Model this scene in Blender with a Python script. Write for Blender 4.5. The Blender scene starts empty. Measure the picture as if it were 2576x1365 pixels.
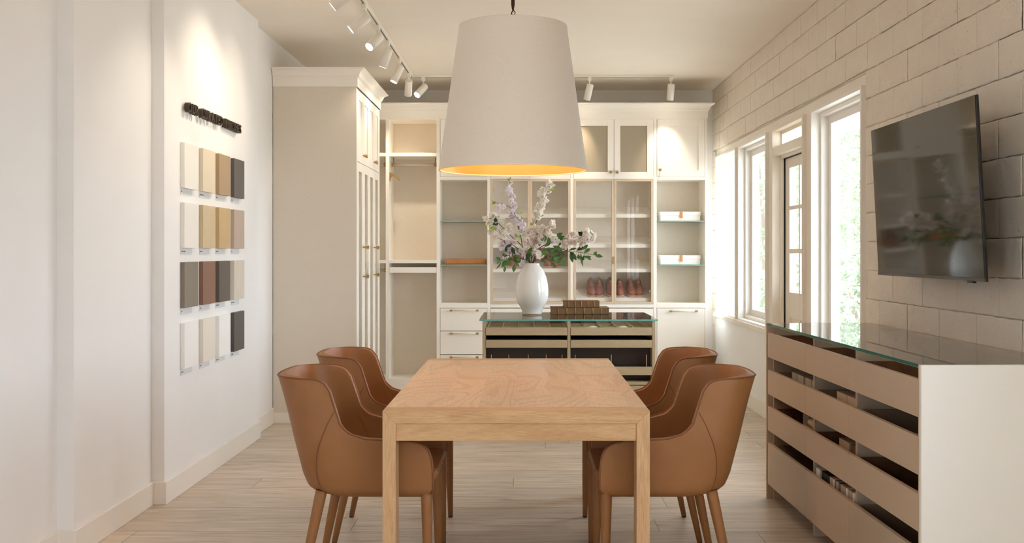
import bpy, bmesh, math, random
from mathutils import Vector, Matrix
random.seed(7)
S = bpy.context.scene
C = S.collection
PI = math.pi

# ------------------------------------------------------------------ camera, light, exposure
W_PX, H_PX = 2576, 1365
F_PX, VX, VY, EYE = 2600.0, 1318.0, 632.0, 1.355
cam_d = bpy.data.cameras.new('camera'); cam = bpy.data.objects.new('camera', cam_d); C.objects.link(cam)
cam.location = (0, 0, EYE); cam.rotation_euler = (PI/2, 0, 0)
cam_d.sensor_width = 36.0; cam_d.lens = 36.0*F_PX/W_PX
cam_d.shift_x = -(VX-W_PX/2)/W_PX; cam_d.shift_y = -(H_PX/2-VY)/W_PX
cam_d.clip_start = 0.05; cam_d.clip_end = 200
S.camera = cam
S.view_settings.view_transform = 'Standard'
try: S.view_settings.look = 'None'
except Exception: pass
S.view_settings.gamma = 1.0
S.view_settings.use_curve_mapping = False
S.view_settings.exposure = 1.03

SKY = 6.0
world = bpy.data.worlds.new('overcast_sky'); S.world = world; world.use_nodes = True
wb = world.node_tree.nodes['Background']
wb.inputs[0].default_value = (0.80, 0.90, 1.0, 1); wb.inputs[1].default_value = SKY
try:
    S.cycles.max_bounces = 14; S.cycles.diffuse_bounces = 10; S.cycles.glossy_bounces = 4
    S.cycles.transparent_max_bounces = 16; S.cycles.sample_clamp_indirect = 10.0
    S.cycles.caustics_reflective = False; S.cycles.caustics_refractive = False
except Exception: pass

def portal(name, loc, rot, sx, sy):
    d = bpy.data.lights.new(name, 'AREA'); d.shape = 'RECTANGLE'; d.size = sx; d.size_y = sy
    d.cycles.is_portal = True
    o = bpy.data.objects.new(name, d); C.objects.link(o); o.location = loc; o.rotation_euler = rot
def sun(name, energy, rot, angle, col):
    d = bpy.data.lights.new(name, 'SUN'); d.energy = energy; d.angle = angle; d.color = col
    o = bpy.data.objects.new(name, d); C.objects.link(o); o.rotation_euler = rot; o.location = (8, 8, 8)
sun('sun', 5.0, (math.radians(28), 0, math.radians(190)), 0.02, (1, .95, .87))
# sampling portals: real right wall windows, plus the added left fill opening
portal('window_portal_near', (2.14, 1.4, 1.55), (0, PI/2, 0), 1.7, 2.2)
portal('window_portal_left', (-2.35, -1.5, 1.5), (0, -PI/2, 0), 2.3, 1.9)
portal('window_portal_one', (2.16, 6.53, 1.5), (0, PI/2, 0), 1.6, 1.05)
portal('window_portal_two', (2.16, 8.92, 1.5), (0, PI/2, 0), 1.6, 1.05)
portal('window_portal_three', (2.16, 10.08, 1.5), (0, PI/2, 0), 1.6, 0.98)
portal('window_portal_four', (2.16, 7.72, 1.6), (0, PI/2, 0), 1.5, 0.9)

# ------------------------------------------------------------------ materials
def mat_new(name):
    m = bpy.data.materials.new(name); m.use_nodes = True
    nt = m.node_tree; b = nt.nodes['Principled BSDF']
    return m, nt, b
def N(nt, t, **kw):
    n = nt.nodes.new(t)
    for k, v in kw.items():
        if k.startswith('i_'): n.inputs[k[2:].replace('_', ' ')].default_value = v
        else: setattr(n, k, v)
    return n
def rgb(r, g, b): return (r, g, b, 1)
def srgb(r, g, b):
    f = lambda c: (c/255/12.92) if c/255 <= .04045 else ((c/255+.055)/1.055)**2.4
    return (f(r), f(g), f(b), 1)
def coords(nt, scale=(1, 1, 1)):
    tc = N(nt, 'ShaderNodeTexCoord'); mp = N(nt, 'ShaderNodeMapping')
    mp.inputs['Scale'].default_value = scale
    nt.links.new(tc.outputs['Object'], mp.inputs[0]); return mp.outputs[0]
def bump(nt, b, src, strength, dist):
    bp = N(nt, 'ShaderNodeBump'); bp.inputs['Strength'].default_value = strength; bp.inputs['Distance'].default_value = dist
    nt.links.new(src, bp.inputs['Height']); nt.links.new(bp.outputs[0], b.inputs['Normal'])
def paint(name, col, rough=.55, nscale=60, nb=.06, spec=.4, var=.03):
    m, nt, b = mat_new(name)
    v = coords(nt)
    n = N(nt, 'ShaderNodeTexNoise'); n.inputs['Scale'].default_value = nscale; n.inputs['Detail'].default_value = 4
    nt.links.new(v, n.inputs[0])
    mx = N(nt, 'ShaderNodeMix', data_type='RGBA'); mx.inputs[6].default_value = tuple(c*(1-var) for c in col[:3])+(1,)
    mx.inputs[7].default_value = tuple(min(1, c*(1+var)) for c in col[:3])+(1,)
    n2 = N(nt, 'ShaderNodeTexNoise'); n2.inputs['Scale'].default_value = 2.5; nt.links.new(v, n2.inputs[0])
    nt.links.new(n2.outputs[0], mx.inputs[0]); nt.links.new(mx.outputs[2], b.inputs['Base Color'])
    b.inputs['Roughness'].default_value = rough; b.inputs['Specular IOR Level'].default_value = spec
    bump(nt, b, n.outputs[0], nb, .002)
    return m
def linen(name, c1, c2, rough=.75):
    m, nt, b = mat_new(name)
    v1 = coords(nt, (900, 900, 60)); v2 = coords(nt, (60, 60, 900))
    a = N(nt, 'ShaderNodeTexNoise'); a.inputs['Scale'].default_value = 1; nt.links.new(v1, a.inputs[0])
    c = N(nt, 'ShaderNodeTexNoise'); c.inputs['Scale'].default_value = 1; nt.links.new(v2, c.inputs[0])
    ad = N(nt, 'ShaderNodeMath', operation='ADD'); nt.links.new(a.outputs[0], ad.inputs[0]); nt.links.new(c.outputs[0], ad.inputs[1])
    mr = N(nt, 'ShaderNodeMapRange'); mr.inputs[1].default_value = .7; mr.inputs[2].default_value = 1.3
    nt.links.new(ad.outputs[0], mr.inputs[0])
    mx = N(nt, 'ShaderNodeMix', data_type='RGBA'); mx.inputs[6].default_value = c1; mx.inputs[7].default_value = c2
    nt.links.new(mr.outputs[0], mx.inputs[0]); nt.links.new(mx.outputs[2], b.inputs['Base Color'])
    b.inputs['Roughness'].default_value = rough
    bump(nt, b, ad.outputs[0], .15, .001)
    return m
def wood(name, c1, c2, axis='X', scale=1.0, rough=.45, contrast=1.0, figure=3.0):
    """fine grain running along `axis`, with broad cathedral figure"""
    m, nt, b = mat_new(name)
    st = {'X': (1.4, 38, 38), 'Y': (38, 1.4, 38), 'Z': (38, 38, 1.4)}[axis]
    fg = {'X': (.5, 3, 3), 'Y': (3, .5, 3), 'Z': (3, 3, .5)}[axis]
    v = coords(nt, tuple(s*scale*7 for s in st)); vf = coords(nt, tuple(s*scale for s in fg))
    n1 = N(nt, 'ShaderNodeTexNoise'); n1.inputs['Scale'].default_value = 2.2; n1.inputs['Detail'].default_value = 8
    n1.inputs['Roughness'].default_value = .65; nt.links.new(v, n1.inputs[0])
    n2 = N(nt, 'ShaderNodeTexNoise'); n2.inputs['Scale'].default_value = figure; n2.inputs['Detail'].default_value = 2
    n2.inputs['Distortion'].default_value = .6
    nt.links.new(vf, n2.inputs[0])
    mu = N(nt, 'ShaderNodeMath', operation='MULTIPLY'); mu.inputs[1].default_value = 26
    nt.links.new(n2.outputs[0], mu.inputs[0])
    sn = N(nt, 'ShaderNodeMath', operation='SINE'); nt.links.new(mu.outputs[0], sn.inputs[0])
    s2 = N(nt, 'ShaderNodeMath', operation='MULTIPLY_ADD'); s2.inputs[1].default_value = .07*contrast; s2.inputs[2].default_value = 0
    nt.links.new(sn.outputs[0], s2.inputs[0])
    ad = N(nt, 'ShaderNodeMath', operation='ADD'); nt.links.new(n1.outputs[0], ad.inputs[0]); nt.links.new(s2.outputs[0], ad.inputs[1])
    mr = N(nt, 'ShaderNodeMapRange'); mr.inputs[1].default_value = .28; mr.inputs[2].default_value = .70
    nt.links.new(ad.outputs[0], mr.inputs[0])
    mx = N(nt, 'ShaderNodeMix', data_type='RGBA'); mx.inputs[6].default_value = c1; mx.inputs[7].default_value = c2
    nt.links.new(mr.outputs[0], mx.inputs[0]); nt.links.new(mx.outputs[2], b.inputs['Base Color'])
    b.inputs['Roughness'].default_value = rough
    bump(nt, b, n1.outputs[0], .12, .001)
    return m
def simple(name, col, rough=.5, metal=0, spec=.5):
    m, nt, b = mat_new(name)
    v = coords(nt, (40, 40, 40)); n = N(nt, 'ShaderNodeTexNoise'); n.inputs['Scale'].default_value = 3
    nt.links.new(v, n.inputs[0])
    mr = N(nt, 'ShaderNodeMapRange'); mr.inputs[3].default_value = max(0, rough-.05); mr.inputs[4].default_value = min(1, rough+.05)
    nt.links.new(n.outputs[0], mr.inputs[0]); nt.links.new(mr.outputs[0], b.inputs['Roughness'])
    b.inputs['Base Color'].default_value = col; b.inputs['Metallic'].default_value = metal
    b.inputs['Specular IOR Level'].default_value = spec
    return m
def glass(name, tint=(1, 1, 1, 1), ior=1.5, boost=1.0):
    m = bpy.data.materials.new(name); m.use_nodes = True; nt = m.node_tree; nt.nodes.clear()
    out = N(nt, 'ShaderNodeOutputMaterial'); tr = N(nt, 'ShaderNodeBsdfTransparent'); gl = N(nt, 'ShaderNodeBsdfGlossy')
    tr.inputs[0].default_value = tint; gl.inputs['Roughness'].default_value = .003
    fr = N(nt, 'ShaderNodeFresnel'); geo = N(nt, 'ShaderNodeNewGeometry')
    im = N(nt, 'ShaderNodeMapRange'); im.inputs[3].default_value = ior; im.inputs[4].default_value = 1/ior
    nt.links.new(geo.outputs['Backfacing'], im.inputs[0]); nt.links.new(im.outputs[0], fr.inputs[0])
    mu = N(nt, 'ShaderNodeMath', operation='MULTIPLY'); mu.inputs[1].default_value = boost; mu.use_clamp = True
    nt.links.new(fr.outputs[0], mu.inputs[0])
    ms = N(nt, 'ShaderNodeMixShader'); nt.links.new(mu.outputs[0], ms.inputs[0])
    nt.links.new(tr.outputs[0], ms.inputs[1]); nt.links.new(gl.outputs[0], ms.inputs[2]); nt.links.new(ms.outputs[0], out.inputs[0])
    return m
def emit(name, col, st):
    m = bpy.data.materials.new(name); m.use_nodes = True; nt = m.node_tree; nt.nodes.clear()
    out = N(nt, 'ShaderNodeOutputMaterial'); e = N(nt, 'ShaderNodeEmission'); e.inputs[0].default_value = col; e.inputs[1].default_value = st
    nt.links.new(e.outputs[0], out.inputs[0]); return m
def floor_mat():
    m, nt, b = mat_new('greige_oak_planks')
    tc = N(nt, 'ShaderNodeTexCoord')
    mp = N(nt, 'ShaderNodeMapping'); mp.inputs['Location'].default_value = (.37, -.07, 0)
    nt.links.new(tc.outputs['Object'], mp.inputs[0])
    br = N(nt, 'ShaderNodeTexBrick'); br.offset = 0
    br.inputs['Scale'].default_value = 1; br.inputs['Brick Width'].default_value = 1.5; br.inputs['Row Height'].default_value = .235
    br.inputs['Mortar Size'].default_value = .0016; br.inputs['Mortar Smooth'].default_value = .2
    br.inputs['Color1'].default_value = rgb(0, 0, 0); br.inputs['Color2'].default_value = rgb(1, 1, 1); br.inputs['Mortar'].default_value = rgb(.5, .5, .5)
    sx = N(nt, 'ShaderNodeSeparateXYZ'); nt.links.new(mp.outputs[0], sx.inputs[0])
    dvd = N(nt, 'ShaderNodeMath', operation='DIVIDE'); dvd.inputs[1].default_value = .235; nt.links.new(sx.outputs[1], dvd.inputs[0])
    fl = N(nt, 'ShaderNodeMath', operation='FLOOR'); nt.links.new(dvd.outputs[0], fl.inputs[0])
    wn = N(nt, 'ShaderNodeTexWhiteNoise', noise_dimensions='1D'); nt.links.new(fl.outputs[0], wn.inputs['W'])
    sh = N(nt, 'ShaderNodeMath', operation='MULTIPLY_ADD'); sh.inputs[1].default_value = 1.5; nt.links.new(wn.outputs['Value'], sh.inputs[0]); nt.links.new(sx.outputs[0], sh.inputs[2])
    cx = N(nt, 'ShaderNodeCombineXYZ'); nt.links.new(sh.outputs[0], cx.inputs[0]); nt.links.new(sx.outputs[1], cx.inputs[1])
    nt.links.new(cx.outputs[0], br.inputs[0])
    sep = N(nt, 'ShaderNodeVectorMath', operation='MULTIPLY_ADD')
    sep.inputs[1].default_value = (3, 3, 3); nt.links.new(br.outputs['Color'], sep.inputs[0]); nt.links.new(tc.outputs['Object'], sep.inputs[2])
    g = N(nt, 'ShaderNodeMapping'); g.inputs['Scale'].default_value = (1.3, 15, 1); nt.links.new(sep.outputs[0], g.inputs[0])
    n = N(nt, 'ShaderNodeTexNoise'); n.inputs['Scale'].default_value = 2.4; n.inputs['Detail'].default_value = 9; n.inputs['Roughness'].default_value = .62
    n.inputs['Distortion'].default_value = .3
    nt.links.new(g.outputs[0], n.inputs[0])
    cr = N(nt, 'ShaderNodeValToRGB'); e = cr.color_ramp.elements
    e[0].position = .22; e[0].color = srgb(146, 132, 117); e[1].position = .72; e[1].color = srgb(226, 214, 200)
    k = e.new(.45); k.color = srgb(202, 187, 170)
    nt.links.new(n.outputs[0], cr.inputs[0])
    pv = N(nt, 'ShaderNodeMix', data_type='RGBA', blend_type='MULTIPLY'); pv.inputs[0].default_value = 1
    mr = N(nt, 'ShaderNodeMapRange'); mr.inputs[3].default_value = .88; mr.inputs[4].default_value = 1.06
    nt.links.new(br.outputs['Color'], mr.inputs[0]); nt.links.new(cr.outputs[0], pv.inputs[6]); nt.links.new(mr.outputs[0], pv.inputs[7])
    mo = N(nt, 'ShaderNodeMix', data_type='RGBA'); nt.links.new(br.outputs['Fac'], mo.inputs[0])
    nt.links.new(pv.outputs[2], mo.inputs[6]); mo.inputs[7].default_value = srgb(95, 80, 66)
    kc = N(nt, 'ShaderNodeMapping'); kc.inputs['Scale'].default_value = (.9, 4.2, 1); nt.links.new(sep.outputs[0], kc.inputs[0])
    kv = N(nt, 'ShaderNodeTexVoronoi'); kv.inputs['Scale'].default_value = 1.9; nt.links.new(kc.outputs[0], kv.inputs[0])
    kr = N(nt, 'ShaderNodeMapRange'); kr.inputs[1].default_value = .015; kr.inputs[2].default_value = .085; kr.inputs[3].default_value = .62; kr.inputs[4].default_value = 0
    nt.links.new(kv.outputs['Distance'], kr.inputs[0])
    km = N(nt, 'ShaderNodeMix', data_type='RGBA'); nt.links.new(kr.outputs[0], km.inputs[0]); nt.links.new(mo.outputs[2], km.inputs[6]); km.inputs[7].default_value = srgb(112, 92, 74)
    nt.links.new(km.outputs[2], b.inputs['Base Color'])
    b.inputs['Roughness'].default_value = .42
    inv = N(nt, 'ShaderNodeMath', operation='MULTIPLY_ADD'); inv.inputs[1].default_value = -2; nt.links.new(br.outputs['Fac'], inv.inputs[0]); nt.links.new(n.outputs[0], inv.inputs[2])
    bump(nt, b, inv.outputs[0], .25, .0015)
    return m
def block_mat():
    m, nt, b = mat_new('painted_block')
    v = coords(nt)
    n1 = N(nt, 'ShaderNodeTexNoise'); n1.inputs['Scale'].default_value = 70; n1.inputs['Detail'].default_value = 6; n1.inputs['Roughness'].default_value = .7; nt.links.new(v, n1.inputs[0])
    n2 = N(nt, 'ShaderNodeTexNoise'); n2.inputs['Scale'].default_value = 9; n2.inputs['Detail'].default_value = 3; nt.links.new(v, n2.inputs[0])
    vo = N(nt, 'ShaderNodeTexVoronoi'); vo.inputs['Scale'].default_value = 38; nt.links.new(v, vo.inputs[0])
    pit = N(nt, 'ShaderNodeMapRange'); pit.inputs[1].default_value = .06; pit.inputs[2].default_value = .16; pit.inputs[3].default_value = -1.2; pit.inputs[4].default_value = 0
    nt.links.new(vo.outputs['Distance'], pit.inputs[0])
    vm = N(nt, 'ShaderNodeTexNoise'); vm.inputs['Scale'].default_value = 16; nt.links.new(v, vm.inputs[0])
    gate = N(nt, 'ShaderNodeMapRange'); gate.inputs[1].default_value = .52; gate.inputs[2].default_value = .6; nt.links.new(vm.outputs[0], gate.inputs[0])
    pm = N(nt, 'ShaderNodeMath', operation='MULTIPLY'); nt.links.new(pit.outputs[0], pm.inputs[0]); nt.links.new(gate.outputs[0], pm.inputs[1])
    a = N(nt, 'ShaderNodeMath', operation='MULTIPLY_ADD'); a.inputs[1].default_value = 2.4; nt.links.new(n2.outputs[0], a.inputs[0]); nt.links.new(n1.outputs[0], a.inputs[2])
    a2 = N(nt, 'ShaderNodeMath', operation='ADD'); nt.links.new(a.outputs[0], a2.inputs[0]); nt.links.new(pm.outputs[0], a2.inputs[1])
    mx = N(nt, 'ShaderNodeMix', data_type='RGBA'); mx.inputs[6].default_value = srgb(226, 215, 201); mx.inputs[7].default_value = srgb(236, 227, 214)
    nt.links.new(n2.outputs[0], mx.inputs[0]); nt.links.new(mx.outputs[2], b.inputs['Base Color'])
    b.inputs['Roughness'].default_value = .7
    bump(nt, b, a2.outputs[0], .8, .006)
    return m
def tabletop_mat():
    """oak boards running along Y, glued edge to edge"""
    m, nt, b = mat_new('oak_tabletop')
    tc = N(nt, 'ShaderNodeTexCoord')
    rot = N(nt, 'ShaderNodeMapping'); rot.inputs['Rotation'].default_value = (0, 0, PI/2); nt.links.new(tc.outputs['Object'], rot.inputs[0])
    br = N(nt, 'ShaderNodeTexBrick'); br.offset = 0
    br.inputs['Brick Width'].default_value = 6; br.inputs['Row Height'].default_value = .145; br.inputs['Mortar Size'].default_value = 0
    br.inputs['Scale'].default_value = 1
    br.inputs['Color1'].default_value = rgb(0, 0, 0); br.inputs['Color2'].default_value = rgb(1, 1, 1)
    nt.links.new(rot.outputs[0], br.inputs[0])
    off = N(nt, 'ShaderNodeVectorMath', operation='MULTIPLY_ADD'); off.inputs[1].default_value = (5, 7, 3)
    nt.links.new(br.outputs['Color'], off.inputs[0]); nt.links.new(tc.outputs['Object'], off.inputs[2])
    f = N(nt, 'ShaderNodeMapping'); f.inputs['Scale'].default_value = (2.6, .9, 1); nt.links.new(off.outputs[0], f.inputs[0])
    n2 = N(nt, 'ShaderNodeTexNoise'); n2.inputs['Scale'].default_value = 1.1; n2.inputs['Detail'].default_value = .6; n2.inputs['Distortion'].default_value = .5; n2.inputs['Roughness'].default_value = .4
    nt.links.new(f.outputs[0], n2.inputs[0])
    mu = N(nt, 'ShaderNodeMath', operation='MULTIPLY'); mu.inputs[1].default_value = 85; nt.links.new(n2.outputs[0], mu.inputs[0])
    sn = N(nt, 'ShaderNodeMath', operation='SINE'); nt.links.new(mu.outputs[0], sn.inputs[0])
    pw = N(nt, 'ShaderNodeMapRange'); pw.inputs[1].default_value = .3; pw.inputs[2].default_value = 1; pw.inputs[3].default_value = 0; pw.inputs[4].default_value = -.11
    nt.links.new(sn.outputs[0], pw.inputs[0])
    g = N(nt, 'ShaderNodeMapping'); g.inputs['Scale'].default_value = (170, 7, 7); nt.links.new(off.outputs[0], g.inputs[0])
    n1 = N(nt, 'ShaderNodeTexNoise'); n1.inputs['Scale'].default_value = 2; n1.inputs['Detail'].default_value = 6; nt.links.new(g.outputs[0], n1.inputs[0])
    ad = N(nt, 'ShaderNodeMath', operation='MULTIPLY_ADD'); ad.inputs[1].default_value = .55; nt.links.new(n1.outputs[0], ad.inputs[0]); nt.links.new(pw.outputs[0], ad.inputs[2])
    cr = N(nt, 'ShaderNodeValToRGB'); e = cr.color_ramp.elements
    e[0].position = .10; e[0].color = srgb(198, 164, 130); e[1].position = .36; e[1].color = srgb(226, 199, 168)
    nt.links.new(ad.outputs[0], cr.inputs[0])
    mr = N(nt, 'ShaderNodeMapRange'); mr.inputs[3].default_value = .90; mr.inputs[4].default_value = 1.05; nt.links.new(br.outputs['Color'], mr.inputs[0])
    pv = N(nt, 'ShaderNodeMix', data_type='RGBA', blend_type='MULTIPLY'); pv.inputs[0].default_value = 1
    nt.links.new(cr.outputs[0], pv.inputs[6]); nt.links.new(mr.outputs[0], pv.inputs[7]); nt.links.new(pv.outputs[2], b.inputs['Base Color'])
    b.inputs['Roughness'].default_value = .33
    bump(nt, b, n1.outputs[0], .06, .001)
    return m
def leather_mat():
    m, nt, b = mat_new('tan_leather')
    v = coords(nt)
    n = N(nt, 'ShaderNodeTexNoise'); n.inputs['Scale'].default_value = 260; n.inputs['Detail'].default_value = 3; nt.links.new(v, n.inputs[0])
    n2 = N(nt, 'ShaderNodeTexNoise'); n2.inputs['Scale'].default_value = 6; n2.inputs['Detail'].default_value = 4; nt.links.new(v, n2.inputs[0])
    mx = N(nt, 'ShaderNodeMix', data_type='RGBA'); mx.inputs[6].default_value = srgb(138, 92, 52); mx.inputs[7].default_value = srgb(160, 111, 68)
    nt.links.new(n2.outputs[0], mx.inputs[0]); nt.links.new(mx.outputs[2], b.inputs['Base Color'])
    b.inputs['Roughness'].default_value = .5; b.inputs['Specular IOR Level'].default_value = .45
    bump(nt, b, n.outputs[0], .08, .0006)
    return m

M = {}
M['wall'] = paint('white_wall_paint', srgb(239, 239, 240), .6)
M['ceiling'] = paint('ceiling_paint', srgb(240, 232, 221), .75)
M['trim'] = paint('white_trim_paint', srgb(238, 234, 228), .4)
M['cab'] = paint('white_cabinet_lacquer', srgb(246, 241, 233), .35, nb=.02)
M['linen'] = linen('linen_panel', srgb(218, 208, 194), srgb(232, 224, 212))
M['floor'] = floor_mat(); M['block'] = block_mat()
M['winwood'] = paint('window_paint', srgb(238, 230, 218), .5)
M['black'] = simple('black_rubber', rgb(.012, .011, .01), .6)
M['glass'] = glass('clear_glass'); M['winglass'] = glass('window_glass', (.97, .98, .98, 1))
M['topglass'] = glass('table_glass', (.92, .96, .945, 1), boost=1.2)
M['glassedge'] = simple('green_glass_edge', srgb(52, 112, 104), .12)
M['glassedge_far'] = simple('aqua_glass_edge', srgb(112, 178, 176), .12)
M['brass'] = simple('brushed_brass', srgb(190, 156, 104), .36, .9)
M['champagne'] = simple('champagne_frame', srgb(208, 188, 162), .45, 0)
M['spot'] = simple('white_metal', srgb(236, 232, 224), .4)
M['lens'] = emit('lit_lens', rgb(1, .86, .66), 14)
M['lens_dim'] = emit('lit_lens_side', rgb(1, .86, .66), 6)
M['sign'] = simple('dark_bronze', srgb(62, 50, 38), .45, .3)
M['card'] = paint('pale_card', srgb(219, 221, 222), .6)
M['ink'] = simple('grey_ink', srgb(110, 110, 112), .7)
M['tabletop'] = tabletop_mat()
M['oakx'] = wood('oak_grain_across', srgb(176, 134, 90), srgb(216, 178, 134), 'X', 1, .42)
M['oakz'] = wood('oak_grain_upright', srgb(178, 136, 94), srgb(218, 180, 138), 'Z', 1, .42)
M['leather'] = leather_mat(); M['piping'] = simple('leather_piping', srgb(128, 78, 44), .5)
M['foot'] = simple('dark_glide', srgb(30, 24, 20), .6)
M['islwood'] = wood('pale_ash_grain', srgb(170, 152, 120), srgb(198, 182, 152), 'X', 1, .5, .6)
M['islwoodz'] = wood('pale_ash_grain_upright', srgb(170, 152, 120), srgb(196, 180, 150), 'Z', 1, .5, .6)
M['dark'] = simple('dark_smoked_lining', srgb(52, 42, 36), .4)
M['taupe'] = paint('taupe_laminate', srgb(192, 172, 150), .5, nscale=400, nb=.12)
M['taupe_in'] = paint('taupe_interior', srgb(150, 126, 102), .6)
M['brownwood'] = wood('brown_wood_lining', srgb(104, 70, 46), srgb(134, 94, 64), 'Y', 1, .5)
M['endwhite'] = paint('bright_white_laminate', srgb(244, 244, 242), .35, nb=.01)
M['shade_out'] = linen('cream_linen_shade', srgb(228, 220, 210), srgb(236, 229, 220), .8)
M['shade_in'] = simple('gold_shade_lining', srgb(230, 168, 104), .4, .3)
M['rim'] = simple('pale_rim_tape', srgb(250, 232, 196), .6)
M['bronze'] = simple('black_bronze_rod', srgb(40, 30, 24), .4, .6)
M['bulb'] = emit('warm_bulb', rgb(1, .62, .28), 8)
M['ceramic'] = paint('white_glazed_ceramic', srgb(236, 234, 230), .12, nscale=25, nb=.06, spec=.6)
M['clay'] = simple('unglazed_foot', srgb(132, 96, 60), .8)
M['book'] = wood('brown_book_cloth', srgb(112, 82, 52), srgb(136, 102, 66), 'X', 2, .7, .3)
M['bookband'] = simple('book_band', srgb(178, 146, 100), .5)
M['pages'] = simple('book_pages', srgb(206, 184, 146), .8)
M['tray'] = wood('honey_wood_tray', srgb(176, 108, 52), srgb(208, 140, 78), 'X', 1.5, .45)
M['boxwhite'] = linen('white_box_cloth', srgb(238, 236, 232), srgb(246, 244, 240), .7)
M['tab'] = simple('tan_leather_tab', srgb(206, 146, 96), .55)
M['shoe'] = paint('pink_brown_suede', srgb(150, 92, 76), .5, nscale=120, nb=.2)
M['shoesole'] = simple('light_sole', srgb(214, 168, 140), .6)
M['acrylic'] = simple('pale_bar', srgb(222, 212, 194), .25)
M['stone'] = simple('white_stone', srgb(236, 232, 224), .5)
M['stem'] = simple('brown_twig', srgb(84, 58, 44), .7)
M['screen'] = simple('tv_screen', srgb(50, 47, 38), .05, 0, .5)
M['tvbody'] = simple('tv_black', rgb(.006, .006, .007), .35)
M['silver'] = simple('grey_bezel', srgb(92, 88, 82), .35, .5)
M['frost'] = simple('smoky_door_glass', srgb(168, 156, 138), .16, 0, .5)
M['ground'] = paint('pale_concrete', srgb(188, 184, 176), .9)
M['outwhite'] = paint('outdoor_white', srgb(235, 235, 232), .8)
def petals(name, c1, c2):
    m, nt, b = mat_new(name)
    v = coords(nt); n = N(nt, 'ShaderNodeTexNoise'); n.inputs['Scale'].default_value = 40; nt.links.new(v, n.inputs[0])
    mx = N(nt, 'ShaderNodeMix', data_type='RGBA'); mx.inputs[6].default_value = c1; mx.inputs[7].default_value = c2
    nt.links.new(n.outputs[0], mx.inputs[0]); nt.links.new(mx.outputs[2], b.inputs['Base Color'])
    b.inputs['Roughness'].default_value = .7
    if name.endswith('petals'):
        out = nt.nodes['Material Output']; tl = N(nt, 'ShaderNodeBsdfTranslucent'); nt.links.new(mx.outputs[2], tl.inputs[0])
        ms = N(nt, 'ShaderNodeMixShader'); ms.inputs[0].default_value = .35
        nt.links.new(b.outputs[0], ms.inputs[1]); nt.links.new(tl.outputs[0], ms.inputs[2]); nt.links.new(ms.outputs[0], out.inputs[0])
    return m
M['petal_white'] = petals('white_petals', srgb(254, 252, 248), srgb(248, 242, 236))
M['petal_pink'] = petals('blush_petals', srgb(254, 247, 242), srgb(248, 234, 229))
M['petal_lilac'] = petals('lilac_petals', srgb(252, 248, 251), srgb(243, 235, 244))
M['leaf'] = petals('green_leaf', srgb(92, 134, 62), srgb(60, 104, 46))
M['leaf_dark'] = petals('dark_leaf', srgb(40, 72, 40), srgb(28, 54, 32))
M['leaf_lime'] = petals('lime_leaf', srgb(168, 190, 62), srgb(128, 162, 50))
M['tree_leaf'] = petals('tree_leaf', srgb(150, 164, 136), srgb(116, 136, 100))
M['trunk'] = simple('tree_bark', srgb(120, 104, 88), .9)

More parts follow.
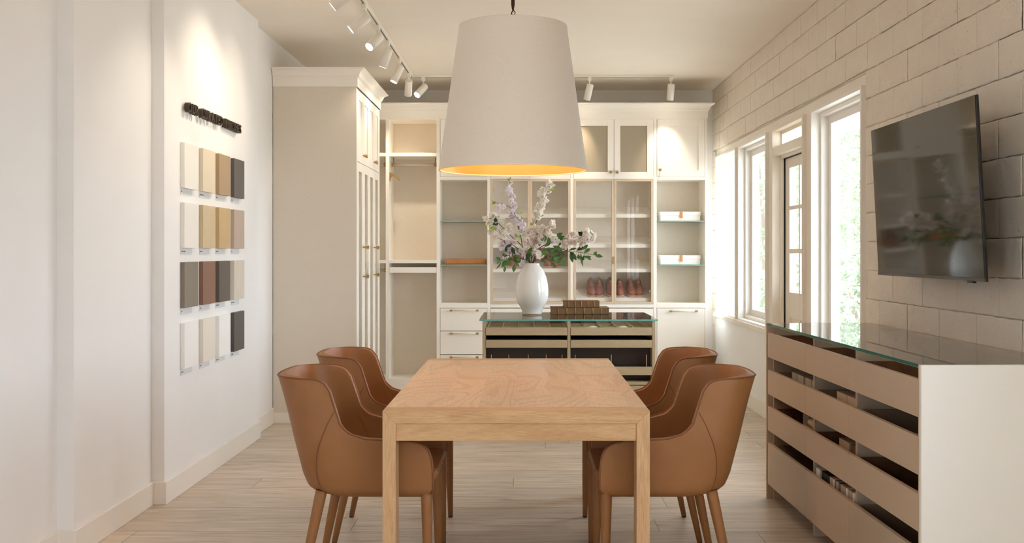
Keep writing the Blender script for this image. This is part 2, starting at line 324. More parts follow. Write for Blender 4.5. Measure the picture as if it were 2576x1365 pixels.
# ------------------------------------------------------------------ builders
class MB:
    def __init__(s): s.v = []; s.f = []; s.mi = []; s.sm = []
    def add(s, vs, fs, mi=0, smooth=False):
        o = len(s.v); s.v += [tuple(p) for p in vs]; s.f += [tuple(i+o for i in f) for f in fs]
        s.mi += [mi]*len(fs); s.sm += [smooth]*len(fs); return s
    def box(s, x0, x1, y0, y1, z0, z1, mi=0, side_mi=None):
        x0, x1 = min(x0, x1), max(x0, x1); y0, y1 = min(y0, y1), max(y0, y1); z0, z1 = min(z0, z1), max(z0, z1)
        vs = [(x0, y0, z0), (x1, y0, z0), (x1, y1, z0), (x0, y1, z0), (x0, y0, z1), (x1, y0, z1), (x1, y1, z1), (x0, y1, z1)]
        s.add(vs, [(0, 3, 2, 1), (4, 5, 6, 7)], mi)
        s.add(vs, [(0, 1, 5, 4), (1, 2, 6, 5), (2, 3, 7, 6), (3, 0, 4, 7)], mi if side_mi is None else side_mi)
        return s
    def prism(s, pts, axis, a, b, mi=0, smooth=False):
        """extrude a 2-D outline along an axis ('x','y','z')"""
        def P(p, t):
            return {'x': (t, p[0], p[1]), 'y': (p[0], t, p[1]), 'z': (p[0], p[1], t)}[axis]
        n = len(pts); vs = [P(p, a) for p in pts]+[P(p, b) for p in pts]
        fs = [tuple(range(n))[::-1], tuple(range(n, 2*n))]
        s.add(vs, fs, mi); s.add(vs, [(i, (i+1) % n, n+(i+1) % n, n+i) for i in range(n)], mi, smooth); return s
    def tube(s, pts, r, seg=10, mi=0, cap=True):
        pts = [Vector(p) for p in pts]; n = len(pts)
        rs = r if isinstance(r, (list, tuple)) else [r]*n
        vs = []; up = None; dl = (pts[-1]-pts[0]).normalized() if (pts[-1]-pts[0]).length > 1e-9 else Vector((0, 0, 1))
        for i, p in enumerate(pts):
            d = (pts[min(i+1, n-1)]-pts[max(i-1, 0)])
            d = d.normalized() if d.length > 1e-6 else dl
            dl = d
            if up is None:
                up = Vector((0, 0, 1)) if abs(d.z) < .9 else Vector((1, 0, 0))
            a = d.cross(up);
            if a.length < 1e-6: a = d.cross(Vector((0, 1, 0)))
            a.normalize(); b = a.cross(d).normalized(); up = b
            for k in range(seg):
                t = 2*PI*k/seg; vs.append(p+(a*math.cos(t)+b*math.sin(t))*rs[i])
        fs = [(i*seg+k, i*seg+(k+1) % seg, (i+1)*seg+(k+1) % seg, (i+1)*seg+k) for i in range(n-1) for k in range(seg)]
        s.add(vs, fs, mi, True)
        if cap:
            s.add(vs[:seg], [tuple(range(seg))[::-1]], mi); s.add(vs[-seg:], [tuple(range(seg))], mi)
        return s
    def lathe(s, prof, cx, cy, seg=48, mi=0, close=True):
        vs = [(cx+r*math.cos(2*PI*k/seg), cy+r*math.sin(2*PI*k/seg), z) for r, z in prof for k in range(seg)]
        n = len(prof)
        s.add(vs, [(i*seg+k, i*seg+(k+1) % seg, (i+1)*seg+(k+1) % seg, (i+1)*seg+k) for i in range(n-1) for k in range(seg)], mi, True)
        return s
    def sphere(s, c, r, seg=14, rings=8, mi=0, sc=(1, 1, 1)):
        vs = []; fs = []
        for i in range(rings+1):
            t = PI*i/rings
            for k in range(seg):
                p = 2*PI*k/seg
                vs.append((c[0]+r*sc[0]*math.sin(t)*math.cos(p), c[1]+r*sc[1]*math.sin(t)*math.sin(p), c[2]+r*sc[2]*math.cos(t)))
        for i in range(rings):
            for k in range(seg):
                fs.append((i*seg+k, (i+1)*seg+k, (i+1)*seg+(k+1) % seg, i*seg+(k+1) % seg))
        s.add(vs, fs, mi, True); return s

def base_of(parent):
    o = Vector((0, 0, 0)); p = parent
    while p is not None:
        o += Vector(p.location); p = p.parent
    return o
def obj(name, mb, mats, parent=None, bevel=0, loc=None, local=False, merge=False):
    """one mesh object; vertices given in world space unless local=True"""
    if not isinstance(mats, (list, tuple)): mats = [mats]
    me = bpy.data.meshes.new(name)
    off = base_of(parent) if (parent is not None and not local) else Vector((0, 0, 0))
    if loc is not None and not local: off = off+Vector(loc)-(base_of(parent) if parent else Vector((0, 0, 0)))
    vs = [(p[0]-off[0], p[1]-off[1], p[2]-off[2]) for p in mb.v]
    me.from_pydata(vs, [], mb.f)
    for m in mats: me.materials.append(M[m] if isinstance(m, str) else m)
    me.polygons.foreach_set('material_index', mb.mi); me.polygons.foreach_set('use_smooth', mb.sm)
    me.update()
    bm = bmesh.new(); bm.from_mesh(me); bmesh.ops.remove_doubles(bm, verts=bm.verts, dist=1e-5)
    bm.to_mesh(me); bm.free()
    o = bpy.data.objects.new(name, me); C.objects.link(o)
    if parent is not None: o.parent = parent
    elif loc is not None: o.location = loc
    if bevel:
        b = o.modifiers.new('bevel', 'BEVEL'); b.width = bevel; b.segments = 2; b.limit_method = 'ANGLE'; b.angle_limit = .7
        b.harden_normals = False
    return o
def tag(o, label, cat, group=None):
    o['label'] = label; o['category'] = cat
    if group: o['group'] = group
    return o
def thing(name, label, cat, loc=(0, 0, 0), rotz=0, group=None):
    o = bpy.data.objects.new(name, None); C.objects.link(o); o.empty_display_size = .1
    o.location = loc; o.rotation_euler = (0, 0, rotz)
    return tag(o, label, cat, group)
def struct(name, mb, mats, parent=None, bevel=0):
    o = obj(name, mb, mats, parent, bevel)
    if parent is None: o['kind'] = 'structure'
    return o
def sempty(name, loc=(0, 0, 0)):
    o = bpy.data.objects.new(name, None); C.objects.link(o); o.location = loc; o['kind'] = 'structure'; return o
def dup(root, loc, rotz, label, group=None):
    r = root.copy(); C.objects.link(r); r.location = loc; r.rotation_euler = (0, 0, rotz); r['label'] = label
    if group: r['group'] = group
    for ch in list(root.children):
        c = ch.copy(); C.objects.link(c); c.parent = r
        for g in list(ch.children):
            d = g.copy(); C.objects.link(d); d.parent = c
    return r
def at(px, py, D): return Vector(((px-VX)/F_PX*D, D, EYE-(py-VY)/F_PX*D))
def lerp(a, b, t): return a+(b-a)*t
def interp(pts, x):
    if x <= pts[0][0]: return pts[0][1]
    for (a, b), (c, d) in zip(pts, pts[1:]):
        if x <= c: return b+(d-b)*(x-a)/(c-a)
    return pts[-1][1]
def text_mesh(s, size, extrude, bold=0.0):
    cu = bpy.data.curves.new('lettering', 'FONT'); cu.body = s; cu.size = size; cu.extrude = extrude; cu.offset = bold; cu.resolution_u = 3
    t = bpy.data.objects.new('lettering', cu); C.objects.link(t)
    dg = bpy.context.evaluated_depsgraph_get(); dg.update()
    me = bpy.data.meshes.new_from_object(t.evaluated_get(dg))
    bpy.data.objects.remove(t); bpy.data.curves.remove(cu)
    return me

# ------------------------------------------------------------------ room shell
CEIL = 3.03; YB = 10.75; YR = -3.0; XR = 1.96
struct('floor', MB().box(-2.4, 2.2, YR, YB+.1, -.1, 0), 'floor')
struct('ceiling', MB().box(-2.4, 2.2, YR, YB+.1, CEIL, CEIL+.1), 'ceiling')
LY0, LY1, LZ0, LZ1 = -2.4, -.6, .35, 2.65
lw = [(-2.4, LY1), (-2.07, LY1), (-2.07, 4.58), (-1.995, 4.58), (-1.995, 5.54), (-1.928, 5.54), (-1.928, 7.50), (-1.985, 7.50), (-1.985, YB), (-2.4, YB)]
struct('wall_left', MB().prism(lw, 'z', 0, CEIL).box(-2.4, -2.07, YR, LY0, 0, CEIL).box(-2.4, -2.07, LY0, LY1, 0, LZ0).box(-2.4, -2.07, LY0, LY1, LZ1, CEIL), 'wall')
w = sempty('window_5', (-2.25, -1.5, LZ0))  # unseen window added behind the camera to balance the light from the right
fr = MB().box(-2.3, -2.2, LY0, LY1, LZ0, LZ0+.05).box(-2.3, -2.2, LY0, LY1, LZ1-.05, LZ1)
for k in range(4): fr.box(-2.3, -2.2, LY0+k*(LY1-LY0-.05)/3, LY0+k*(LY1-LY0-.05)/3+.05, LZ0, LZ1)
obj('window_frame', fr, 'trim', w)
obj('pane', MB().box(-2.252, -2.246, LY0+.02, LY1-.02, LZ0+.02, LZ1-.02), 'winglass', w)
bb = [(-2.07, YR), (-2.07, 4.58), (-1.995, 4.58), (-1.995, 5.54), (-1.928, 5.54), (-1.928, 7.50), (-1.985, 7.50), (-1.985, 8.155)]
out = []
T = .015
for i, p in enumerate(bb):
    if i == 0: out.append((p[0]+T, p[1])); continue
    if i == len(bb)-1: out.append((p[0]+T, p[1])); continue
    a, c = bb[i-1], bb[i+1]
    # outward side is +x for along-y runs; for return faces looking to the camera it is -y, away from it +y
    step_d = c[0]-p[0] if abs(c[0]-p[0]) > 1e-6 else p[0]-a[0]
    out.append((p[0]+T, p[1]-T if step_d > 0 else p[1]+T))
struct('baseboard_left', MB().prism(bb+out[::-1], 'z', 0, .122), 'trim', bevel=.003)
struct('wall_back', MB().box(-2.4, 2.2, YB, YB+.1, 0, CEIL), 'wall')
mb = MB().box(-2.4, 2.2, YR-.12, YR, 0, CEIL)
struct('wall_rear', mb, 'wall')
# right wall: block work around one long framed opening
OY0, OY1, OZ0, OZ1 = 5.94, 10.60, .70, 2.385
DY0, DY1 = 7.28, 8.16
XF = XR+.012
mb = MB()
NY0, NY1 = 0.3, 2.5
mb.box(XF, 2.16, NY1, OY0, 0, CEIL).box(XF, 2.16, YR, NY0, 0, CEIL).box(XF, 2.16, NY0, NY1, 0, OZ0).box(XF, 2.16, NY0, NY1, OZ1, CEIL).box(XF, 2.16, OY0, YB, OZ1, CEIL).box(XF, 2.16, OY1, YB, 0, OZ1)
struct('wall_right', mb, 'block')
rng = random.Random(3)
mb = MB()
HB, LB = .1633, .406
def block(y0, y1, z0, z1):
    g = .0024
    y0 += g; y1 -= g; z0 += g*.55; z1 -= g*.55
    if NY0-.2 < (y0+y1)/2 < NY1+.2 and OZ0-.1 < z1 and z0 < OZ1: return
    if y1-y0 < .03 or z1-z0 < .03: return
    d = XR+rng.uniform(-.0016, .0016); rr = .010
    def steps(a, b, n):
        inner = [a+rr+(b-a-2*rr)*i/n for i in range(n+1)]
        return [a, a+.0012, a+.0045]+inner+[b-.0045, b-.0012, b]
    ys = steps(y0, y1, max(2, int((y1-y0)/.04))); zs = steps(z0, z1, 4)
    dep = [.0045, .0022, .0007]
    vs = []; ny, nz = len(ys), len(zs)
    ja = [rng.uniform(-.0022, .0022) for _ in ys]; jb = [rng.uniform(-.0022, .0022) for _ in ys]
    jc = [rng.uniform(-.0018, .0018) for _ in zs]; jd = [rng.uniform(-.0018, .0018) for _ in zs]
    for j in range(nz):
        for i in range(ny):
            k = min(i, ny-1-i, j, nz-1-j)
            x = d+(dep[k] if k < 3 else rng.uniform(-.0003, .0003))
            y = ys[i]+(jc[j] if i < 3 else jd[j] if i > ny-4 else 0)
            z = zs[j]+(ja[i] if j < 3 else jb[i] if j > nz-4 else 0)
            vs.append((x, y, z))
    mb.add(vs, [(j*ny+i, (j+1)*ny+i, (j+1)*ny+i+1, j*ny+i+1) for j in range(nz-1) for i in range(ny-1)], 0, True)
zk = 1.90-12*HB
k = 0
while zk < CEIL:
    z0, z1 = max(zk, 0.001), min(zk+HB, CEIL-.001)
    off = 5.29 if (k % 2 == 0) else 5.29+LB/2
    n0 = int((YR-off)/LB)-1; y = off+n0*LB
    while y < YB:
        a, b = max(y, YR), min(y+LB, YB-.001)
        if b > a:
            if z0 >= OZ1-.06: block(a, b, max(z0, OZ1+rng.uniform(.0, .012) if a > OY0-.1 else z0), z1)
            else:
                if a < OY0:
                    bb_ = min(b, OY0-rng.uniform(0, .012)) if b > OY0-.05 else b
                    block(a, bb_, z0, z1)
                if b > OY1: block(max(a, OY1), b, z0, z1)
        y += LB
    zk += HB; k += 1
struct('wall_right_blocks', mb, 'block')
# plaster below the sills
mb = MB().box(XR+.005, 2.16, OY0, DY0, 0, OZ0).box(XR+.005, 2.16, DY1, OY1, 0, OZ0)
struct('wall_right_dado', mb, 'wall')
mb = MB().box(XR-.012, XR+.005, 8.2, YB-.62, 0, .125).box(XR-.012, XR+.005, 5.72, DY0-.02, 0, .125)
struct('baseboard_right', mb, 'trim', bevel=.003)
w = sempty('window_4', (2.05, 1.4, .7))
fr = MB()
for k in range(4):
    y = NY0+k*(NY1-NY0)/3; fr.box(1.98, 2.12, max(NY0, y-.10), min(NY1, y+.10), OZ0, OZ1)
fr.box(2.0, 2.12, NY0, NY1, OZ0, OZ0+.06).box(2.0, 2.12, NY0, NY1, OZ1-.06, OZ1)
obj('window_frame', fr, 'trim', w)
obj('pane', MB().box(2.098, 2.104, NY0+.02, NY1-.02, OZ0+.03, OZ1-.03), 'winglass', w)
# timber posts and header, set slightly back
mb = MB(); XP = XR+.025
for a, b in ((OY0, 6.02), (7.05, DY0), (DY1, 8.40), (9.45, 9.61), (10.55, OY1)): mb.box(XP, 2.15, a, b, OZ0, 2.30)
mb.box(XP, 2.15, OY0, OY1, 2.30, OZ1)
mb.box(XR-.022, 2.15, DY1-.0, OY1, OZ0-.005, OZ0+.03).box(XR-.022, 2.15, OY0, DY0, OZ0-.005, OZ0+.03)
mb.box(XP, 2.15, DY0-.02, DY0, 0, OZ0).box(XP, 2.15, DY1, DY1+.02, 0, OZ0)
struct('trim_1', mb, 'winwood', bevel=.002)
def ring(mb, y0, y1, z0, z1, t, xa, xb, bottom=True, mi=0):
    mb.box(xa, xb, y0, y0+t, z0, z1, mi).box(xa, xb, y1-t, y1, z0, z1, mi).box(xa, xb, y0+t, y1-t, z1-t, z1, mi)
    if bottom: mb.box(xa, xb, y0+t, y1-t, z0, z0+t, mi)
    return mb
for i, (a, b) in enumerate(((9.61, 10.55), (8.40, 9.45), (6.02, 7.05))):
    w = sempty('window_%d' % (i+1), (2.05, (a+b)/2, .73))
    fr = ring(MB(), a-.02, b+.02, .725, 2.32, .022, XR-.002, 2.04)
    ring(fr, a, b, .745, 2.30, .03, 2.02, 2.075); ring(fr, a+.028, b-.028, .775, 2.272, .055, 2.07, 2.13)
    obj('window_frame', fr, 'trim', w, bevel=.002)
    obj('pane', MB().box(2.098, 2.104, a+.08, b-.08, .83, 2.22), 'winglass', w)
# glazed door with transom
d = sempty('door_1', (2.08, 7.72, 0))
fr = ring(MB(), DY0-.012, DY1+.012, 0, 2.32, .022, XR-.002, 2.04, bottom=False)
fr.box(XR+.002, 2.13, DY0, DY1, 2.105, 2.17)
fr.box(2.02, 2.045, DY0+.008, DY0+.03, 0, 2.11).box(2.02, 2.045, DY1-.03, DY1-.008, 0, 2.11).box(2.02, 2.045, DY0, DY1, 2.085, 2.11)
ring(fr, DY0, DY1, 2.17, 2.30, .025, 2.03, 2.13)
obj('door_frame', fr, 'winwood', d, bevel=.002)
obj('transom_pane', MB().box(2.095, 2.10, DY0+.02, DY1-.02, 2.19, 2.28), 'winglass', d)
gk = ring(MB(), DY0+.004, DY1-.004, 0, 2.10, .02, 2.044, 2.07, bottom=False)
obj('black_weatherstrip', gk, 'black', d)
lf = MB(); ya, yb = DY0+.024, DY1-.024; xa, xb = 2.058, 2.10
py_ = [(ya+.125, (ya+yb)/2-.018), ((ya+yb)/2+.018, yb-.125)]
pz_ = [(1.04, 1.34), (1.375, 1.675), (1.706, 2.0)]
lf.box(xa, xb, ya, py_[0][0], .02, 2.085).box(xa, xb, py_[1][1], yb, .02, 2.085).box(xa, xb, py_[0][1], py_[1][0], .02, 2.085)
zz = [.02, .20, .84, 1.04, 1.34, 1.375, 1.675, 1.706, 2.0, 2.085]
for a, b in py_:
    for z0, z1 in ((.02, .20), (.84, 1.04), (1.34, 1.375), (1.675, 1.706), (2.0, 2.085)): lf.box(xa, xb, a, b, z0, z1)
    lf.box(xa+.015, xb-.01, a, b, .20, .84)
leaf_ = obj('door_leaf', lf, 'winwood', d, bevel=.003)
for a, b in py_:
    for z0, z1 in pz_: obj('pane', MB().box(2.078, 2.082, a, b, z0, z1), 'winglass', leaf_)

# ------------------------------------------------------------------ outside
g = obj('ground', MB().box(2.2, 60, -20, 80, -.2, -.1).box(-40, -2.4, -20, 20, -.2, -.1), 'ground'); g['kind'] = 'structure'
struct('trim_2', MB().box(2.17, 3.1, 3, 12.5, 2.62, 2.74).box(3.0, 3.1, 3, 12.5, 2.50, 2.62), 'outwhite')
def leafball(name, label, cat, c, r, n, sc, mat, trunk=None, group=None, ls=.09, seed=1):
    rg = random.Random(seed)
    mb = MB()
    for i in range(n):
        t = Vector((rg.gauss(0, 1), rg.gauss(0, 1), rg.gauss(0, 1))).normalized()*(r*rg.uniform(.45, 1)**.6)
        p = Vector((c[0]+t.x*sc[0], c[1]+t.y*sc[1], c[2]+t.z*sc[2]))
        a = Vector((rg.gauss(0, 1), rg.gauss(0, 1), rg.gauss(0, 1))).normalized(); b = a.cross(Vector((rg.gauss(0, 1), rg.gauss(0, 1), 1))).normalized()
        l = ls*rg.uniform(.6, 1.3)
        mb.add([p-a*l, p-b*l*.5, p+a*l, p+b*l*.5], [(0, 1, 2, 3)])
    root = thing(name, label, cat, (c[0], c[1], -.1), group=group)
    obj('foliage', mb, mat, root)
    if trunk:
        obj('trunk', MB().tube([(c[0], c[1], -.1), (c[0]+.05, c[1], c[2]*.5), (c[0]-.1, c[1]+.1, c[2]+r*.4)], [trunk, trunk*.8, trunk*.4], 8), 'trunk', root)
leafball('hedge_shrub', 'leafy green shrub outside the largest window beside the television wall', 'shrub', (5.0, 15.6, .55), .85, 2600, (1, 1.1, .95), 'tree_leaf', .04, 'shrubs outside the windows', .06, 2)
leafball('hedge_shrub', 'smaller green shrub seen outside through the glazed door', 'shrub', (4.9, 19.0, .5), .8, 1500, (1, 1.2, .95), 'tree_leaf', .04, 'shrubs outside the windows', .07, 4)
leafball('garden_tree', 'pale green tree outside behind the largest window', 'tree', (7.2, 21.5, 3.2), 1.9, 9000, (.8, 1.1, 1.1), 'tree_leaf', .1, 'trees outside the windows', .06, 3)
leafball('garden_tree', 'pale green tree farther off, seen through the narrow middle window', 'tree', (6.6, 28.5, 3.0), 1.9, 2600, (.8, 1.2, 1.1), 'tree_leaf', .1, 'trees outside the windows', .11, 5)
leafball('garden_tree', 'tall distant tree glimpsed between window and glazed door', 'tree', (12.5, 38, 4.6), 2.8, 3200, (.9, 1.2, 1.1), 'tree_leaf', .12, 'trees outside the windows', .12, 6)

# ------------------------------------------------------------------ back wall joinery
D0 = 10.09; DB = 10.45
bx = lambda px: (px-VX)/F_PX*D0
bz = lambda py: EYE-(py-VY)/F_PX*D0
TOPZ = 2.665
def crown(name, label, path, closed_ends=True):
    prof = [(0, 2.655), (.010, 2.655), (.010, 2.722), (.018, 2.728), (.018, 2.736), (.024, 2.738), (.028, 2.752), (.036, 2.766), (.048, 2.777), (.062, 2.784), (.070, 2.786), (.070, 2.797), (0, 2.797)]
    n = len(path); norms = []
    for (a, b) in zip(path, path[1:]):
        dx, dy = b[0]-a[0], b[1]-a[1]; l = math.hypot(dx, dy); norms.append((dy/l, -dx/l))
    vs = []
    for p, z in prof:
        for i, q in enumerate(path):
            if i == 0: o = norms[0]; k = 1
            elif i == n-1: o = norms[-1]; k = 1
            else:
                o = (norms[i-1][0]+norms[i][0], norms[i-1][1]+norms[i][1]); k = 1/(1+norms[i-1][0]*norms[i][0]+norms[i-1][1]*norms[i][1])
            vs.append((q[0]+o[0]*p*k, q[1]+o[1]*p*k, z))
    m = len(prof)
    fs = [(j*n+i, j*n+i+1, (j+1) % m*n+i+1, (j+1) % m*n+i) for j in range(m) for i in range(n-1)]
    mb = MB().add(vs, fs); mb.add([vs[j*n] for j in range(m)], [tuple(range(m))]); mb.add([vs[j*n+n-1] for j in range(m)], [tuple(range(m))[::-1]])
    xs = [q[0] for q in path]; ys = [q[1] for q in path]
    o = obj(name, mb, 'cab', loc=((xs[0]+xs[-1])/2, ys[0], 2.655)); return tag(o, label, 'molding')
XL, XRC = -1.98, bx(1778)
crown('crown_molding', 'white crown molding along the top of the back wall cabinets', [(XL, D0), (XRC, D0), (XRC, YB-.002)])
TX, TY0, TY1 = -1.322, 8.16, 9.47
crown('crown_molding', 'white crown molding around the top of the tall cabinet on the left', [(XL, TY0), (TX, TY0), (TX, TY1), (XL, TY1)])

def carcass(root, x0, x1, zb=0, t=.0165, openings=(), rails=()):
    """side panels, top, back; x0,x1 outer faces"""
    mb = MB().box(x0, x0+t, D0, YB-.005, 0, TOPZ).box(x1-t, x1, D0, YB-.005, 0, TOPZ)
    mb.box(x0+t, x1-t, D0, YB-.005, bz(300.5), TOPZ)
    for z0, z1 in rails: mb.box(x0+t, x1-t, D0, DB, z0, z1)
    mb.box(x0+t, x1-t, D0, DB, 0, bz(952)+.0)
    obj('carcass', mb, 'cab', root, bevel=.0012)
    obj('linen_back_panel', MB().box(x0+t, x1-t, DB, DB+.012, bz(952), bz(300.5)), 'linen', root)
def bar(parent, p0, p1, r, mat='brass', name='rail'):
    return obj(name, MB().tube([p0, p1], r, 12), mat, parent)
def knob(parent, x, z, y=D0, ax='y'):
    mb = MB()
    if ax == 'y':
        mb.tube([(x, y, z), (x, y-.016, z)], .005, 10).tube([(x, y-.014, z), (x, y-.017, z), (x, y-.028, z), (x, y-.030, z)], [.010, .0145, .0145, .012], 18)
    else:
        mb.tube([(x, y, z), (x+.016, y, z)], .005, 10).tube([(x+.014, y, z), (x+.017, y, z), (x+.028, y, z), (x+.030, y, z)], [.010, .0145, .0145, .012], 18)
    return obj('knob', mb, 'brass', parent)
def pull(parent, a, b, y, z):
    h = obj('handle', MB().tube([(a, y-.030, z), (b, y-.030, z)], .006, 10), 'acrylic', parent)
    for x in (a, b): obj('brass_end', MB().tube([(x, y, z), (x, y-.030, z)], .0045, 8).box(x-.012, x+.012, y-.038, y-.022, z-.009, z+.009), 'brass', h)
    return h

# hanging bays
def hanging(name, label, x0, x1, tray, low_rod):
    r = thing(name, label, 'wardrobe', ((x0+x1)/2, D0, 0))
    t = .0155
    carcass(r, x0, x1, rails=[(bz(393), bz(384)), (bz(662), bz(654))])
    xa, xb = x0+t, x1-t
    rod = bar(r, (xa+.012, 10.24, bz(411)), (xb-.012, 10.24, bz(411)), .014, 'acrylic', 'hanging_rod')
    for x in (xa+.025, xb-.025):
        mb = MB().tube([(x, 10.24, bz(393)), (x, 10.24, bz(408))], .006, 8).tube([(x-.013, 10.24, bz(411)), (x+.013, 10.24, bz(411))], .019, 14)
        obj('rod_bracket', mb, 'brass', rod)
    if low_rod:
        rod = bar(r, (xa+.012, 10.24, bz(680)), (xb-.012, 10.24, bz(680)), .014, 'acrylic', 'hanging_rod')
        obj('rod_bracket', MB().tube([(xb-.025, 10.24, bz(662)), (xb-.025, 10.24, bz(677))], .006, 8).tube([(xb-.038, 10.24, bz(680)), (xb-.010, 10.24, bz(680))], .019, 14), 'brass', rod)
    if tray:
        tr = MB().box(xa+.004, xb-.004, D0-.004, D0+.014, bz(686), bz(672)).box(xa+.01, xb-.01, D0+.014, DB-.02, bz(684), bz(682))
        obj('pull_out_tray', tr, 'cab', r, bevel=.001)
        vp = MB().box(xa, xa+.006, 10.11, 10.18, bz(454), bz(432))
        vp.prism([(xa+.004, bz(434)), (xa+.03, bz(435)), (xa+.095, bz(448)), (xa+.10, bz(452)), (xa+.09, bz(453)), (xa+.03, bz(441)), (xa+.004, bz(447))], 'y', 10.12, 10.17)
        obj('valet_hook', vp, 'brass', r)
    return r
hanging('hanging_bay', 'open wardrobe bay half hidden behind the tall left cabinet, two hanging rods', XL, bx(974.5), False, True)
hanging('hanging_bay', 'open wardrobe bay with pull-out tray and brass bracketed rod', bx(974.5), bx(1102.5), True, False)

def shaker(parent, x0, x1, z0, z1, fr=.072, glass_=None, name='door'):
    mb = MB(); y0, y1 = D0-.001, D0+.019
    mb.box(x0, x0+fr, y0, y1, z0, z1).box(x1-fr, x1, y0, y1, z0, z1).box(x0+fr, x1-fr, y0, y1, z0, z0+fr).box(x0+fr, x1-fr, y0, y1, z1-fr, z1)
    if not glass_: mb.box(x0+fr, x1-fr, y0+.009, y1-.002, z0+fr, z1-fr)
    dr = obj(name, mb, 'cab', parent, bevel=.0012)
    if glass_: obj('pane', MB().box(x0+fr-.002, x1-fr+.002, y0+.009, y0+.013, z0+fr-.002, z1-fr+.002), glass_, dr)
    return dr
def drawer_front(parent, x0, x1, z0, z1, handle=True, hz=None, hx=None):
    dr = obj('drawer', MB().box(x0, x1, D0-.001, D0+.018, z0, z1), 'cab', parent, bevel=.0015)
    if handle:
        a, b = hx; pull(dr, a, b, D0, hz)
    return dr
gshelf = lambda root, x0, x1, py_: obj('glass_shelf', MB().box(x0+.002, x1-.002, D0+.004, DB-.01, bz(py_)-.004, bz(py_)+.005, 0, 1), ['topglass', 'glassedge_far'], root)
def shelfbay(name, label, p0, p1, right):
    x0, x1 = bx(p0), bx(p1); t = .0165; xa, xb = x0+t, x1-t
    r = thing(name, label, 'cabinet', ((x0+x1)/2, D0, 0))
    carcass(r, x0, x1, rails=[(bz(452.5), bz(444)), (bz(774), bz(762))])
    # fill behind upper door and base
    obj('inner_liner', MB().box(xa, xa+.006, D0+.02, DB, bz(762), bz(452.5)).box(xb-.006, xb, D0+.02, DB, bz(762), bz(452.5)), 'linen', r) if False else None
    dr = shaker(r, xa+.003, xb-.003, bz(443.5), bz(300.8), .062)
    knob(dr, bx(1660) if right else xb-.04, bz(427.5))
    for py_ in (556.4, 666.5): gshelf(r, xa, xb, py_)
    if right:
        dr = obj('hamper_door', MB().box(xa+.003, xb-.003, D0-.001, D0+.018, bz(952), bz(775)), 'cab', r, bevel=.0015)
        pull(dr, bx(1686), bx(1751), D0, bz(782))
    else:
        for k, (a, b) in enumerate(((831.5, 775), (891, 833), (950, 892.5))):
            drawer_front(r, xa+.003, xb-.003, bz(a), bz(b), True, bz(b+5), (bx(1135), bx(1201)))
    return r
shelfbay('shelf_bay', 'white open shelf bay with glass shelves left of the shoe cabinets', 1102.5, 1230, False)
shelfbay('shelf_bay', 'white open shelf bay with glass shelves beside the window wall', 1648, 1778, True)

def shoecab(label, p0, p1, mid, xp):
    x0, x1 = bx(p0), bx(p1); t = .0165; xa, xb = x0+t, x1-t
    r = thing('shoe_cabinet', label, 'cabinet', ((x0+x1)/2, D0, 0))
    carcass(r, x0, x1, rails=[(bz(450), bz(446.5)), (bz(773.5), bz(764.5))])
    m = bx(mid)
    for a, b, k in ((xa+.002, m-.0015, 1), (m+.0015, xb-.002, 0)):
        dr = shaker(r, a, b, bz(447.6), bz(300.8), .06, 'frost')
        knob(dr, (b-.03) if k else (a+.03), bz(433))
    # glazed champagne framed doors
    for a, b, k in ((xa+.002, m-.001, 1), (m+.001, xb-.002, 0)):
        f = .021; y0, y1 = D0-.004, D0+.018; z0, z1 = bz(764), bz(450.5)
        mb = MB().box(a, a+f, y0, y1, z0, z1).box(b-f, b, y0, y1, z0, z1).box(a+f, b-f, y0, y1, z0, z0+f).box(a+f, b-f, y0, y1, z1-f, z1)
        dr = obj('glazed_door', mb, 'champagne', r, bevel=.001)
        obj('pane', MB().box(a+f-.002, b-f+.002, D0+.004, D0+.008, z0+f, z1-f), 'glass', dr)
        for zc in (bz(478), bz(604), bz(732)):
            xh = a+.022 if k else b-.022
            obj('hinge_cup', MB().tube([(xh, D0+.010, zc), (xh, D0+.02, zc)], .017, 16), 'champagne', dr)
    obj('latch', MB().box(m-.012, m+.006, D0-.010, D0-.004, bz(663), bz(645)), 'brass', r)
    # slanted shoe shelves
    for zf, zbk, surf in ((538, 524, 0), (614, 603, 0), (676, 661, 0), (750, 735, 0)):
        a, b = xa+.001, xb-.001; yf, yk = D0+.05, DB
        h = .034
        z_f, z_b = bz(zf), bz(zf)+.085
        pr = [(yf, z_f-h), (yf, z_f), (yf+.012, z_f+.001), (yk, z_b), (yk, z_b-.02), (yf+.03, z_f-h)]
        obj('slanted_shelf', MB().prism(pr, 'x', a, b), 'cab', r, bevel=.001)
    # low drawer strip and a drawer bank
    obj('drawer', MB().box(xa+.002, xb-.002, D0-.001, D0+.018, bz(862), bz(775.5)), 'cab', r, bevel=.0015)
    obj('drawer', MB().box(xa+.002, xb-.002, D0-.001, D0+.018, bz(952), bz(863.5)), 'cab', r, bevel=.0015)
    return r
shoecab('white shoe display cabinet with glazed doors behind the flower vase', 1230, 1439, 1333, 0)
shoecab('white shoe display cabinet with glazed doors holding pink brown shoes', 1439, 1648, 1544.5, 1)

